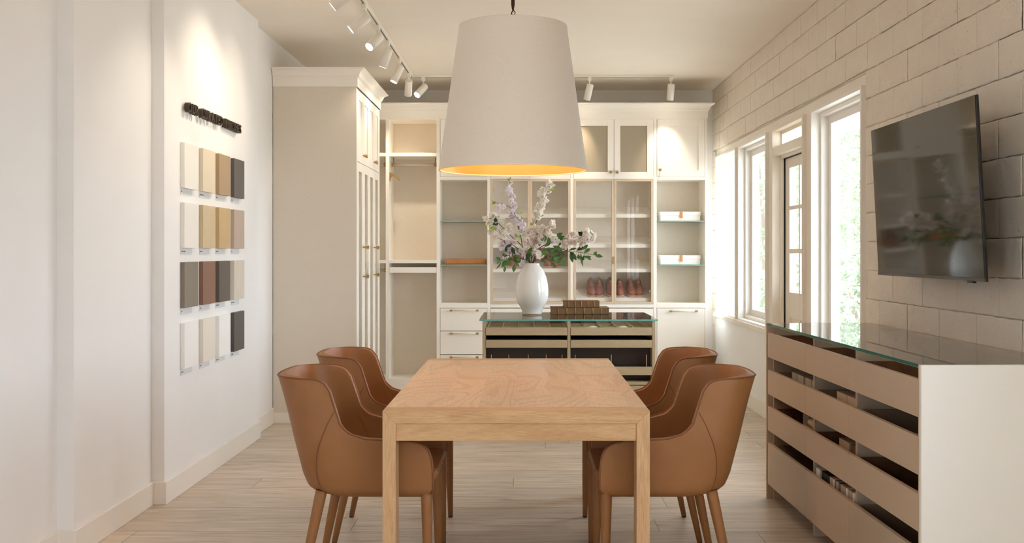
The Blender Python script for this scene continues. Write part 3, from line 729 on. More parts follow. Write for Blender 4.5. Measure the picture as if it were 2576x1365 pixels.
# shoes -------------------------------------------------------------
def shoe_thing(label):
    r = thing('dress_shoe', label, 'shoe', (0, 0, 0), 0, 'pink brown shoes in the glazed cabinets')
    # local: toe towards -y, heel at +y ; length .27
    secs = [(-.135, .012, .000, .018), (-.128, .028, 0, .034), (-.105, .040, 0, .048), (-.07, .046, 0, .058), (-.03, .043, 0, .072), (.0, .037, 0, .092), (.03, .033, 0, .108), (.07, .032, 0, .112), (.11, .031, 0, .108), (.128, .024, 0, .098), (.135, .010, .01, .07)]
    mb = MB(); seg = 16; vs = []
    for y, w, z0, h in secs:
        for k in range(seg):
            t = 2*PI*k/seg; c, s_ = math.cos(t), math.sin(t)
            z = z0+(h-z0)*(.5+.5*s_)
            ww = w*(abs(c)**.8)*(1 if c >= 0 else -1)*(1-.28*max(0, s_))
            vs.append((ww, y, z+.008))
    n = len(secs)
    mb.add(vs, [(i*seg+k, i*seg+(k+1) % seg, (i+1)*seg+(k+1) % seg, (i+1)*seg+k) for i in range(n-1) for k in range(seg)], 0, True)
    mb.add(vs[:seg], [tuple(range(seg))]); mb.add(vs[-seg:], [tuple(range(seg))])
    obj('upper', mb, 'shoe', r, local=True)
    outl = [(w*1.06, y) for y, w, _, _ in secs]; pts = [(x, y*1.03) for x, y in outl]+[(-x, y*1.03) for x, y in outl[::-1]]
    obj('sole', MB().prism(pts, 'z', 0, .010), 'shoesole', r, local=True)
    lc = MB()
    for k in range(4): lc.tube([(-.016, -.035+.018*k, .078+.010*k), (0, -.035+.018*k, .086+.010*k), (.016, -.035+.018*k, .078+.010*k)], .0025, 6)
    obj('laces', lc, 'shoesole', r, local=True)
    st = MB().tube([(0, .03, .105), (0, .05, .13)], .007, 8).sphere((0, .052, .137), .013, 12, 8, 0, (1.3, .8, .7)).tube([(0, .0, .10), (0, .06, .122)], [.012, .016], 10)
    obj('shoe_tree', st, 'brass', r, local=True)
    return r
shoe0 = None
spots = [(1486, 750, 'leftmost shoe on the bottom shelf of the right shoe cabinet', .06), (1507, 750, 'second shoe from the left, bottom shelf, right shoe cabinet', -.12),
         (1535, 750, 'shoe partly behind the middle door frame, left of it, bottom shelf', .1), (1558, 750, 'shoe just right of the middle door frame on the bottom shelf', -.1),
         (1585, 750, 'fifth shoe from the left, bottom shelf, behind the window reflection', .05), (1606, 750, 'rightmost shoe on the bottom shelf of the right shoe cabinet', -.08),
         (1284, 676, 'leftmost shoe on the third shelf, left of the vase, under leaves', .06), (1306, 676, 'shoe on the third shelf close to the left shoulder of the vase', -.1),
         (1378, 676, 'shoe on the third shelf just right of the vase under leaves', .06), (1400, 676, 'rightmost shoe on the third shelf, right of the vase', -.1)]
for px, py_, lab, rz in spots:
    D = D0+.05+.17
    base = at(px, 0, D); zf = bz(py_)
    ang = math.atan2(.085, DB-D0-.05)
    z = zf+.085*(.17/(DB-D0-.05))+.003
    if shoe0 is None:
        shoe0 = shoe_thing('pink brown leather '+lab); o = shoe0
    else: o = dup(shoe0, (0, 0, 0), 0, 'pink brown leather '+lab)
    o.location = (base.x, D-.01, z); o.rotation_euler = (ang, 0, rz)

# tray and boxes on the glass shelves
tx0, tx1 = at(1122, 0, D0+.06).x, at(1221, 0, D0+.06).x
tz = bz(666.5)+.005
mb = MB().prism([(tx0+.01, D0+.06), (tx1-.01, D0+.06), (tx1, D0+.08), (tx1, D0+.28), (tx1-.01, D0+.30), (tx0+.01, D0+.30), (tx0, D0+.28), (tx0, D0+.08)], 'z', tz, tz+.008)
o = thing('wooden_tray', 'honey brown wooden tray on the lower left glass shelf', 'tray', ((tx0+tx1)/2, D0+.18, tz))
obj('tray_base', mb, 'tray', o)
mb = MB(); hh = .056
mb.box(tx0, tx1, D0+.06, D0+.072, tz, tz+hh).box(tx0, tx1, D0+.288, D0+.30, tz, tz+hh).box(tx0, tx0+.012, D0+.07, D0+.29, tz, tz+hh).box(tx1-.012, tx1, D0+.07, D0+.29, tz, tz+hh)
obj('rim', mb, 'tray', o, bevel=.005)
for py_, lab in ((556.4, 'white lidded storage box with tan tab on the upper right glass shelf'), (666.5, 'white lidded storage box with tan tab on the lower right glass shelf')):
    z = bz(py_)+.005; D = D0+.05
    x0, x1 = at(1661, 0, D).x, at(1763, 0, D).x
    o = thing('storage_box', lab, 'box', ((x0+x1)/2, D+.13, z), group='white storage boxes on the glass shelves')
    obj('box_body', MB().box(x0+.004, x1-.004, D+.004, D+.25, z, z+.055), 'boxwhite', o, bevel=.006)
    obj('lid', MB().box(x0, x1, D, D+.255, z+.052, z+.092), 'boxwhite', o, bevel=.006)
    xm = at(1714, 0, D).x
    tb = obj('pull_tab', MB().box(xm-.014, xm+.014, D-.006, D+.001, z+.028, z+.094).box(xm-.014, xm+.014, D-.003, D+.02, z+.092, z+.096), 'tab', o, bevel=.002)
    obj('rivet', MB().tube([(xm, D-.009, z+.082), (xm, D-.005, z+.082)], .005, 10), 'brass', tb)

# ------------------------------------------------------------------ tall cabinet on the left
r = thing('tall_cabinet', 'tall white cabinet with linen side panel against the left wall', 'cabinet', ((XL+TX)/2, TY0, 0))
obj('linen_side_panel', MB().box(XL, TX, TY0, TY0+.019, .08, TOPZ), 'linen', r)
mb = MB().box(XL, TX, TY1-.019, TY1, 0, TOPZ).box(XL, TX, TY0+.019, TY1-.019, TOPZ-.02, TOPZ).box(XL, TX-.03, TY0+.019, TY1-.019, .06, .08).box(XL, XL+.01, TY0+.019, TY1-.019, .08, TOPZ)
for z in (.55, 1.0, 1.45, 1.9): mb.box(XL+.01, TX-.04, TY0+.019, TY1-.019, z, z+.018)
mb.box(TX-.03, TX-.018, TY0+.02, TY1-.02, 2.56, TOPZ).box(TX-.03, TX-.018, TY0+.02, TY1-.02, 2.04, 2.10)
mb.box(TX-.02, TX, TY0+.0195, TY0+.045, .08, TOPZ).box(TX-.02, TX, TY1-.045, TY1-.019, .08, TOPZ).box(TX-.02, TX, TY0+.045, TY1-.045, 2.63, TOPZ)
obj('carcass', mb, 'cab', r, bevel=.001)
obj('plinth', MB().box(XL, TX+.008, TY0-.008, TY1, 0, .082), 'cab', r, bevel=.002)
def side_door(y0, y1, z0, z1, fr, gl):
    mb = MB(); x0, x1 = TX-.018, TX+.001
    mb.box(x0, x1, y0, y0+fr, z0, z1).box(x0, x1, y1-fr, y1, z0, z1).box(x0, x1, y0+fr, y1-fr, z0, z0+fr).box(x0, x1, y0+fr, y1-fr, z1-fr, z1)
    if not gl: mb.box(x0+.002, x1-.009, y0+fr, y1-fr, z0+fr, z1-fr)
    dr = obj('door', mb, 'cab', r, bevel=.0012)
    if gl: obj('pane', MB().box(x0+.007, x0+.011, y0+fr-.002, y1-fr+.002, z0+fr-.002, z1-fr+.002), 'frost', dr)
    return dr
ys = [TY0+.046+k*(TY1-TY0-.092)/4 for k in range(5)]
for k in range(4):
    a, b = ys[k]+.0015, ys[k+1]-.0015
    dr = side_door(a, b, 2.072, 2.6285, .06, False)
    if k in (0, 2): knob(dr, TX, 2.14, b-.028, 'x')
    else: pass
    if k in (1, 3): knob(dr, TX, 2.14, a+.028, 'x')
    dr = side_door(a, b, .085, 2.066, .07, True)
    yh = b-.032 if k in (0, 2) else a+.032
    h = obj('handle', MB().tube([(TX+.032, yh, 1.13), (TX+.032, yh, 1.41)], .006, 10), 'acrylic', dr)
    for z in (1.15, 1.39): obj('brass_end', MB().tube([(TX, yh, z), (TX+.032, yh, z)], .005, 8).box(TX+.024, TX+.041, yh-.009, yh+.009, z-.012, z+.012), 'brass', h)

# ------------------------------------------------------------------ finish samples on the left pier
XW = -1.928
cols = [5.80, 6.135, 6.46, 6.795]
rows = [(1.712, 1.968), (1.374, 1.631), (1.037, 1.295), (.695, .952)]
SW = [[('white', 'matte white', srgb(240, 238, 232), 0), ('cream', 'cream', srgb(226, 214, 190), 0), ('tan', 'tan brown', srgb(172, 148, 118), 0), ('charcoal', 'charcoal grey', srgb(92, 86, 84), 0)],
      [('white', 'soft white', srgb(238, 236, 232), 0), ('pale_oak', 'pale straw wood grain', srgb(212, 192, 156), 1), ('golden_oak', 'golden wood grain', srgb(202, 174, 128), 1), ('pink_oak', 'pinkish beige wood grain', srgb(190, 172, 156), 1)],
      [('grey_wood', 'grey brown wood grain', srgb(134, 124, 112), 1), ('walnut', 'reddish brown wood grain', srgb(138, 100, 80), 1), ('dark_wood', 'dark grey wood grain', srgb(94, 84, 76), 1), ('ivory_wood', 'ivory streaked wood grain', srgb(216, 208, 194), 1)],
      [('gloss_white', 'bright white', srgb(246, 246, 246), 0), ('ivory', 'ivory', srgb(234, 228, 218), 0), ('snow', 'snow white', srgb(246, 247, 247), 0), ('graphite', 'dark graphite', srgb(82, 78, 74), 0)]]
names = [['SILK', 'MINERAL LIGHT', 'DUNE', 'STONE'], ['CLASSIC WHITE', 'NATURAL', 'DAY OAK', 'FOG'], ['ASH', 'SIENA', 'SOFT UMBRE', 'WHITE CREAM'], ['BIANCO', 'IVORY', 'WHITE SILK', 'GRAPHITE']]
rown = ['top', 'second', 'third', 'bottom']
for i in range(4):
    for j in range(4):
        key, desc, col, kind = SW[i][j]
        mn = 'sample_'+key+str(i)
        if kind:
            dk = tuple(c*.80 for c in col[:3])+(1,)
            M[mn] = wood(mn, dk, tuple(min(1, c*1.06) for c in col[:3])+(1,), 'Z', 1.2, .5, .5)
        else: M[mn] = paint(mn, col, .45)
        y0 = cols[j]; z0, z1 = rows[i]
        lab = '%s square finish sample in the %s row of the wall display' % (desc, rown[i])
        o = obj('finish_sample', MB().box(XW, XW+.024, y0, y0+.245, z0, z1), mn, loc=(XW, y0+.12, z0), bevel=.001)
        tag(o, lab, 'sample', 'finish samples on the left wall')
        cd = obj('name_card', MB().box(XW, XW+.003, y0-.002, y0+.19, z0-.037, z0-.0005), 'card', loc=(XW, y0+.1, z0-.037))
        tag(cd, 'small grey name card under the %s sample in the %s row' % (desc, rown[i]), 'card', 'name cards under the finish samples')
        me = text_mesh(names[i][j], .0105, .0003)
        me.materials.clear(); me.materials.append(M['ink'])
        t = bpy.data.objects.new('printed_name', me); C.objects.link(t); t.parent = cd
        t.matrix_local = Matrix.Translation(Vector((.0034, -.098, .014))) @ Matrix(((0, 0, 1, 0), (1, 0, 0, 0), (0, 1, 0, 0), (0, 0, 0, 1)))
# raised lettering
sign = thing('wall_sign', 'raised dark bronze letters reading OUR CURATED FINISHES on the white wall', 'sign', (XW, 5.83, 2.14))
txt = 'OUR CURATED FINISHES'; items = []; total = 0; SZ = .078
for ch in txt:
    if ch == ' ': items.append((None, .030)); continue
    me = text_mesh(ch, SZ, .013, .0012)
    xs = [v.co.x for v in me.vertices]; w = max(xs)-min(xs)
    for v in me.vertices: v.co.x -= min(xs)
    items.append((me, w))
tw = sum(w for _, w in items); gap = (1.09-tw)/(len(items)-1); y = 5.83
for me, w in items:
    if me is not None:
        me.materials.clear(); me.materials.append(M['sign'])
        t = bpy.data.objects.new('letter', me); C.objects.link(t); t.parent = sign
        t.matrix_local = Matrix.Translation(Vector((.024, y-5.83, .004))) @ Matrix(((0, 0, 1, 0), (1, 0, 0, 0), (0, 1, 0, 0), (0, 0, 0, 1)))
        for dy in (w*.5,):
            obj('standoff_pin', MB().tube([(XW, y+dy, 2.17), (XW+.015, y+dy, 2.17)], .003, 6), 'sign', sign)
    y += w+gap

# ------------------------------------------------------------------ island
IY0, IY1 = 7.57, 8.42
ix = lambda px: (px-VX)/F_PX*IY0
iz = lambda py: EYE-(py-VY)/F_PX*IY0
r = thing('display_island', 'pale ash display island with glass top behind the dining table', 'island', (ix(1430), 8.0, 0))
xa, xb, xm0, xm1 = ix(1213.5), ix(1649), ix(1427.5), ix(1435)
ZT = .858
mb = MB().box(xa, ix(1221.5), IY0, IY1, 0, ZT-.012).box(ix(1641), xb, IY0, IY1, 0, ZT-.012).box(xm0, xm1, IY0, IY1, 0, ZT-.012)
mb.box(xa, xb, IY1-.018, IY1, 0, ZT-.012)
obj('carcass', mb, 'islwoodz', r, bevel=.001)
mb = MB().box(ix(1221.5), ix(1641), IY0+.01, IY1-.018, iz(968), iz(960)).box(ix(1221.5), ix(1641), IY0+.01, IY0+.03, 0, iz(970))
obj('base_shelf', mb, 'islwood', r, bevel=.001)
# lining makes the gaps between drawers dark smoked fronts
obj('glass_top', MB().box(ix(1206), ix(1655), IY0-.012, IY1+.012, ZT-.011, ZT, 0, 1), ['topglass', 'glassedge_far'], r)
for (c0, c1) in ((ix(1222), ix(1427)), (ix(1435.5), ix(1640.5))):
    for k, (a, b) in enumerate(((843, 823.5), (874, 854.5), (943, 922))):
        z0, z1 = iz(a), iz(b)
        dr = obj('drawer', MB().box(c0+.001, c1-.001, IY0-.004, IY0+.016, z0, z1), 'islwood', r, bevel=.001)
        t = MB().box(c0+.004, c1-.004, IY0+.016, IY1-.03, z0+.004, z0+.014).box(c0+.004, c0+.014, IY0+.016, IY1-.03, z0+.01, z1-.004).box(c1-.014, c1-.004, IY0+.016, IY1-.03, z0+.01, z1-.004).box(c0+.014, c1-.014, IY1-.04, IY1-.03, z0+.01, z1-.004)
        if k == 0:
            for q in range(1, 5):
                x = lerp(c0, c1, q/5); t.box(x-.003, x+.003, IY0+.016, IY1-.04, z0+.014, z1-.008)
            for q in range(1, 3):
                y = lerp(IY0, IY1, q/3); t.box(c0+.014, c1-.014, y-.003, y+.003, z0+.014, z1-.008)
        obj('drawer_box', t, 'islwood' if k == 0 else 'dark', dr)
for px in (1236, 1280, 1329, 1374, 1414, 1447, 1538, 1626):
    D = IY0+.012; x = (px-VX)/F_PX*D
    obj('divider_pin', MB().box(x-.002, x+.002, D, D+.004, iz(922)-.001, iz(892)), 'champagne', r)
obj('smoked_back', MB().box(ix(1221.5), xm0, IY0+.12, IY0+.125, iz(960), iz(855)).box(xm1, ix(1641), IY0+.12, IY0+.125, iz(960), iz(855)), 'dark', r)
for px, lab in ((1490, 'left white rounded dish in the top drawer of the island'), (1566, 'right white rounded dish in the top drawer of the island')):
    D = IY0+.14; c = at(px, 0, D); z = iz(843)+.014
    prof = [(0, z), (.030, z), (.040, z+.014), (.040, z+.030), (.032, z+.040), (.014, z+.045), (0, z+.046)]
    tag(obj('lidded_dish', MB().lathe(prof, c.x, c.y, 28), 'stone', loc=(c.x, c.y, z)), lab, 'dish', 'white dishes in the island drawer')

# books
def book(label, px0, px1, z0, th, yf, depth, nb):
    x0, x1 = (px0-VX)/F_PX*yf, (px1-VX)/F_PX*yf
    r = thing('book', label, 'book', ((x0+x1)/2, yf+depth/2, z0), group='brown books on the island')
    cover = MB().box(x0, x1, yf, yf+.006, z0, z0+th).box(x0, x1, yf, yf+depth, z0, z0+.005).box(x0, x1, yf, yf+depth, z0+th-.005, z0+th)
    obj('cover', cover, 'book', r, bevel=.002)
    obj('pages', MB().box(x0+.005, x1-.005, yf+.006, yf+depth-.005, z0+.005, z0+th-.005), 'pages', r)
    for k in range(nb):
        x = lerp(x0, x1, (k+.85)/(nb+.7))
        obj('spine_band', MB().tube([(x, yf-.0005, z0+.002), (x, yf-.0025, z0+th*.5), (x, yf-.0005, z0+th-.002)], .0032, 8), 'bookband', r)
book('larger brown cloth book lying at the bottom of the stack on the island', 1385, 1532, ZT+.001, .053, 8.16, .24, 6)
book('smaller brown cloth book lying on top of the larger book', 1417, 1508, ZT+.055, .050, 8.18, .20, 5)

# vase
VD = 8.12; vc = at(1338.5, 0, VD); sc = VD/F_PX
prof_px = [(24, 789.5), (24.6, 786), (25.6, 780), (29, 771), (35, 762), (39.2, 751), (41.2, 738), (41.4, 728), (40.4, 716), (38.6, 706), (36.2, 696), (33, 687), (28.5, 678), (23.5, 671), (19.8, 667), (18.3, 663.5), (18.4, 660.8), (17.4, 660.3), (16.4, 661.5), (16.4, 668), (22, 676), (30, 690), (36, 712), (37, 736), (30, 765), (0, 775)]
zt = ZT+.001
def vz(py): return zt+(789.5-py)*sc*1.0
vase = thing('flower_vase', 'tall white glazed ceramic vase on the glass topped island', 'vase', (vc.x, vc.y, zt))
obj('vase_body', MB().lathe([(r_*sc, vz(y)) for r_, y in prof_px], vc.x, vc.y, 64), 'ceramic', vase)
obj('unglazed_foot', MB().lathe([(0, zt), (.073, zt), (.0765, zt+.003), (.0765, zt+.009), (.073, zt+.011)], vc.x, vc.y, 48), 'clay', vase)

# ------------------------------------------------------------------ blossom branches
def blossom_mesh(seed, mat):
    rg = random.Random(seed); mb = MB()
    for q in range(3):
        cen = Vector((rg.uniform(-.011, .011), rg.uniform(-.011, .011), rg.uniform(-.011, .011))) if q else Vector((0, 0, 0))
        nrm = Vector((rg.uniform(-.9, .9), -rg.uniform(.2, 1.2), rg.uniform(-.5, .9))).normalized()
        a = nrm.cross(Vector((0, 0, 1))).normalized(); b = nrm.cross(a)
        for ringi, (n, L, lift) in enumerate(((5, .0165, .002), (5, .0115, .006))):
            ph = rg.uniform(0, 6)
            for k in range(n):
                t = ph+2*PI*k/n
                d = a*math.cos(t)+b*math.sin(t); s_ = nrm.cross(d)
                L2 = L*rg.uniform(.85, 1.15)
                p = [cen, cen+d*L2*.5+s_*L2*.42+nrm*lift, cen+d*L2*.95+s_*L2*.3+nrm*(lift*1.8), cen+d*L2*1.02+nrm*(lift*1.3), cen+d*L2*.95-s_*L2*.3+nrm*(lift*1.8), cen+d*L2*.5-s_*L2*.42+nrm*lift, cen+d*L2*.55+nrm*lift*.3]
                mb.add(p, [(0, 1, 6), (1, 2, 6), (2, 3, 6), (3, 4, 6), (4, 5, 6), (5, 0, 6)], 0, True)
        mb.sphere(cen+nrm*.003, .0022, 6, 4, 1)
    me_o = obj('blossom', mb, [mat, 'leaf_lime'], local=True)
    me = me_o.data; bpy.data.objects.remove(me_o); return me
BL = {k: [blossom_mesh(11*s+hash_, k) for s in range(3)] for k, hash_ in (('petal_white', 1), ('petal_pink', 2), ('petal_lilac', 3))}
zx = lambda p: 1200+p/5.056
zy = lambda p: 430+p/5.056
def add_leaf(mb, base, tip, w, rg, mi=0):
    d = tip-base; L = d.length
    if L < 1e-4: return
    d.normalize(); s_ = d.cross(Vector((rg.uniform(-.5, .5), -1, rg.uniform(-.6, .6)))).normalized(); nn = d.cross(s_).normalized()
    prof = [(0, .04), (.2, .6), (.45, 1), (.7, .8), (.9, .32), (1, .02)]
    vs = []
    for t, ww in prof:
        c = base+d*L*t+nn*(math.sin(t*PI)*L*.10)
        vs += [c-s_*w*ww+nn*w*.28*ww, c, c+s_*w*ww+nn*w*.28*ww]
    fs = []
    for i in range(len(prof)-1):
        for k in range(2): fs.append((i*3+k, i*3+k+1, (i+1)*3+k+1, (i+1)*3+k))
    mb.add(vs, fs, mi, True)
def branch(label, pts, blos, leaves, kind, dd, seed, r0=.0042):
    """pts: stem points, blossoms (x,y), leaves (x0,y0,x1,y1,width px,mi) in zoomed-photo units"""
    rg = random.Random(seed)
    root = thing('blossom_branch', label, 'branch', (vc.x, vc.y, zt+.02), group='branches in the white vase')
    n = len(pts); P = []
    tot = max(1, n-1)
    for i, (a, b) in enumerate(pts):
        P.append(at(zx(a), zy(b), VD+dd*(i/tot)))
    neck = Vector((vc.x+(P[0].x-vc.x)*.15, vc.y+.003*rg.uniform(-3, 3), vz(662)))
    inside = Vector((vc.x-(P[0].x-vc.x)*.1, vc.y, vz(700)))
    path = [inside, neck]+P
    sm = []
    for i in range(len(path)-1):
        p0 = path[max(i-1, 0)]; p1 = path[i]; p2 = path[i+1]; p3 = path[min(i+2, len(path)-1)]
        for k in range(4):
            t = k/4; sm.append(.5*((2*p1)+(p2-p0)*t+(2*p0-5*p1+4*p2-p3)*t*t+(-p0+3*p1-3*p2+p3)*t**3))
    sm.append(path[-1])
    m = len(sm)
    st = MB().tube(sm, [lerp(r0, .0014, i/(m-1)) for i in range(m)], 7)
    def depth_of(x, y):
        best = min(sm[4:], key=lambda q: (q.x-at(x, y, VD).x)**2+(q.z-at(x, y, VD).z)**2); return best
    for (x, y) in blos:
        X, Y = zx(x), zy(y); near = depth_of(X, Y)
        c = at(X, Y, near.y-.012+rg.uniform(-.02, .02))
        if (c-near).length > .02: st.tube([near, (near+c)/2+Vector((0, 0, -.004)), c], [.0012, .001, .001], 5)
    obj('stem', st, 'stem', root)
    for (x, y) in blos:
        X, Y = zx(x), zy(y); near = depth_of(X, Y)
        c = at(X, Y, near.y-.012+rg.uniform(-.02, .02))
        o = bpy.data.objects.new('blossom', rg.choice(BL[kind if isinstance(kind, str) else rg.choice(kind)])); C.objects.link(o); o.parent = root
        o.location = c-Vector(root.location); s_ = rg.uniform(.85, 1.15)*1.25
        o.scale = (s_, s_, s_); o.rotation_euler = (rg.uniform(-.5, .5), rg.uniform(0, 6), rg.uniform(-.7, .7))
    if leaves:
        mb = MB()
        for (x0, y0, x1, y1, w, mi) in leaves:
            near = depth_of(zx(x0), zy(y0))
            a = at(zx(x0), zy(y0), near.y-.01+rg.uniform(-.03, .01)); b = at(zx(x1), zy(y1), a.y+rg.uniform(-.035, .03))
            add_leaf(mb, a, b, w/5.056*VD/F_PX, rg, mi)
            if (a-near).length > .012: mb.tube([near, a], [.001, .001], 4, mi)
        obj('foliage', mb, ['leaf', 'leaf_dark', 'leaf_lime'], root)
    return root
branch('tall upright lilac white blossom branch on the left side of the vase', [(600, 1050), (560, 850), (520, 700), (490, 590), (465, 500), (430, 350), (422, 200), (415, 110)],
       [(405, 215), (420, 152), (436, 290), (446, 310), (430, 380), (446, 395), (465, 430), (490, 430), (455, 455), (425, 500), (440, 530), (430, 560), (470, 575), (450, 600), (500, 610), (520, 590), (540, 620), (560, 630), (575, 740), (560, 760), (600, 690), (530, 650)],
       [(415, 125, 385, 95, 12, 2), (415, 125, 432, 75, 12, 2), (545, 550, 505, 512, 12, 2), (545, 550, 580, 512, 11, 2), (575, 620, 565, 570, 12, 2)], 'petal_lilac', -.03, 1)
branch('thin bare twig with a lime leaf tip reaching left from the vase', [(590, 1000), (545, 760), (500, 600), (462, 500), (400, 450), (320, 420), (235, 403)], [(265, 460), (335, 452)],
       [(235, 403, 185, 375, 14, 2), (235, 403, 185, 425, 14, 2), (240, 405, 205, 380, 12, 2)], 'petal_lilac', -.08, 2, .003)
branch('spreading white blossom branch leaning left over the glass shelf', [(600, 1000), (540, 920), (460, 850), (380, 770), (290, 680), (230, 625), (150, 600)],
       [(112, 600), (130, 625), (160, 655), (190, 570), (215, 560), (245, 575), (280, 590), (320, 620), (300, 640), (250, 690), (270, 730), (235, 745), (285, 770), (395, 700), (420, 690), (400, 740), (415, 765), (380, 760), (340, 805), (325, 790), (170, 780), (200, 600)],
       [(240, 655, 235, 595, 24, 1), (225, 640, 205, 690, 22, 1), (270, 655, 225, 690, 18, 1), (215, 700, 140, 770, 20, 2), (220, 700, 190, 760, 16, 2), (160, 660, 120, 680, 14, 2), (160, 670, 150, 720, 14, 2), (310, 740, 300, 800, 14, 2)], 'petal_white', -.12, 3)
branch('low blush blossom branch leaning left above the dark leaves', [(560, 1050), (520, 990), (420, 915), (330, 880), (250, 845), (205, 830)],
       [(215, 830), (225, 860), (310, 920), (330, 950), (315, 960), (350, 880), (385, 885), (450, 890), (440, 920), (470, 905), (340, 925)],
       [(500, 840, 490, 790, 12, 2), (500, 900, 490, 860, 12, 2), (560, 850, 500, 810, 14, 2), (560, 960, 580, 920, 14, 2)], ['petal_pink', 'petal_lilac'], -.06, 4)
branch('tall white blossom branch leaning right, highest on the right side', [(690, 1050), (700, 850), (735, 720), (765, 610), (795, 500), (830, 420), (870, 320), (925, 225)],
       [(915, 160), (940, 155), (955, 180), (930, 200), (900, 180), (850, 240), (875, 255), (910, 265), (930, 240), (790, 270), (800, 300), (825, 330), (840, 350), (870, 360), (885, 385), (850, 400), (825, 395), (800, 430), (770, 450), (840, 470), (815, 460), (760, 480), (745, 530), (790, 540), (815, 530), (745, 570), (760, 595), (805, 570)],
       [(950, 225, 1000, 215, 12, 2), (945, 225, 960, 255, 12, 2), (780, 580, 850, 560, 10, 2), (775, 590, 800, 595, 10, 2), (700, 700, 680, 650, 16, 2), (705, 700, 718, 650, 14, 2)], 'petal_white', .04, 5)
branch('dense blush blossom cluster rising from the middle of the vase', [(740, 1080), (735, 980), (740, 900), (770, 820), (830, 760), (900, 730), (960, 680)],
       [(700, 740), (690, 770), (730, 730), (760, 735), (745, 765), (800, 730), (785, 760), (840, 720), (860, 755), (850, 780), (900, 730), (885, 760), (930, 715), (945, 690), (955, 660), (975, 690), (975, 720), (915, 780), (890, 790), (640, 755), (625, 775), (690, 810), (720, 830), (700, 850), (760, 820), (810, 820), (825, 850), (740, 870), (725, 900), (690, 920), (740, 930), (760, 960), (715, 960), (800, 900), (835, 920)],
       [(800, 870, 790, 960, 24, 1), (830, 930, 850, 780, 20, 0), (860, 900, 880, 800, 20, 0)], ['petal_pink', 'petal_white'], -.10, 6)
branch('short white blossom stems low at the vase mouth', [(700, 1100), (740, 1040), (770, 1020)],
       [(740, 1010), (765, 1030), (795, 1035), (770, 1060), (785, 1085), (640, 880), (620, 900), (650, 920), (625, 940), (600, 1000), (560, 1005), (575, 1030), (600, 1060), (585, 1085), (545, 1050), (505, 1040), (405, 985), (425, 1005), (395, 1030), (430, 1050), (385, 1110), (370, 1120), (980, 830), (1000, 865), (985, 880), (540, 1150), (560, 1160)],
       [(640, 1150, 690, 960, 24, 0), (650, 1100, 630, 1150, 18, 0)], ['petal_white', 'petal_pink', 'petal_lilac'], -.14, 7)
branch('long blush blossom branch reaching to the right of the vase', [(780, 1000), (870, 935), (1010, 890), (1150, 850), (1300, 835), (1450, 805)],
       [(1165, 820), (1190, 830), (1210, 810), (1240, 790), (1260, 800), (1130, 910), (1150, 930), (1170, 890), (1190, 910), (1250, 895), (1230, 915), (1270, 880), (1310, 865), (1300, 890), (1335, 850), (1360, 860), (1350, 890), (1390, 770), (1410, 785), (1430, 830), (1445, 800), (1470, 800), (1485, 825), (1465, 845), (1440, 870), (1470, 880), (1420, 900), (1395, 880), (1380, 910), (1340, 920), (1120, 960), (1095, 925), (1100, 950)],
       [(1330, 825, 1285, 770, 26, 1), (1330, 830, 1330, 765, 20, 1), (980, 880, 1115, 830, 32, 0), (990, 860, 1090, 785, 28, 0), (900, 930, 930, 820, 26, 0), (1030, 960, 1065, 905, 16, 0), (860, 960, 940, 880, 26, 0), (930, 920, 970, 850, 22, 1)], ['petal_pink', 'petal_white'], -.05, 8)
branch('leafy green branch reaching far right beyond the shoe cabinet post', [(790, 1060), (900, 990), (1050, 985), (1170, 1020), (1290, 1030), (1400, 1050), (1500, 1070)], [],
       [(1170, 1015, 1265, 985, 22, 0), (1270, 1010, 1360, 940, 26, 1), (1330, 1000, 1412, 935, 22, 0), (1180, 1050, 1215, 1165, 26, 0), (1230, 1040, 1262, 1135, 28, 1), (1290, 1060, 1300, 1120, 26, 0), (1320, 1040, 1350, 1220, 16, 0), (1360, 1040, 1440, 985, 24, 0), (1350, 1080, 1455, 1090, 22, 0), (1360, 1080, 1340, 1140, 24, 1), (1480, 1060, 1525, 1020, 22, 0), (1500, 1075, 1600, 1090, 24, 0), (1490, 1060, 1530, 1070, 20, 0), (1400, 1095, 1455, 1130, 16, 0), (1180, 1030, 1240, 1080, 24, 1), (960, 1010, 1060, 980, 20, 0), (940, 1020, 1000, 1065, 26, 0), (1040, 1000, 1110, 1070, 18, 0), (880, 1000, 855, 1090, 24, 0), (1060, 970, 960, 950, 22, 0)], 'petal_white', -.08, 9, .0038)
branch('low leafy green twig drooping right over the vase shoulder', [(780, 1120), (850, 1115), (950, 1130), (1060, 1150)], [],
       [(810, 1115, 870, 1160, 24, 0), (880, 1120, 960, 1100, 20, 0), (960, 1125, 1030, 1030, 30, 0), (970, 1130, 1060, 1095, 30, 0), (930, 1150, 1010, 1230, 20, 0), (1060, 1150, 1155, 1205, 26, 0), (1070, 1145, 1130, 1090, 24, 0), (990, 1150, 1070, 1160, 24, 0), (1040, 1130, 1080, 1110, 20, 0), (900, 1000, 820, 1090, 26, 0), (880, 980, 960, 1010, 24, 0), (1010, 1090, 1020, 1020, 18, 1)], 'petal_white', -.15, 10, .003)
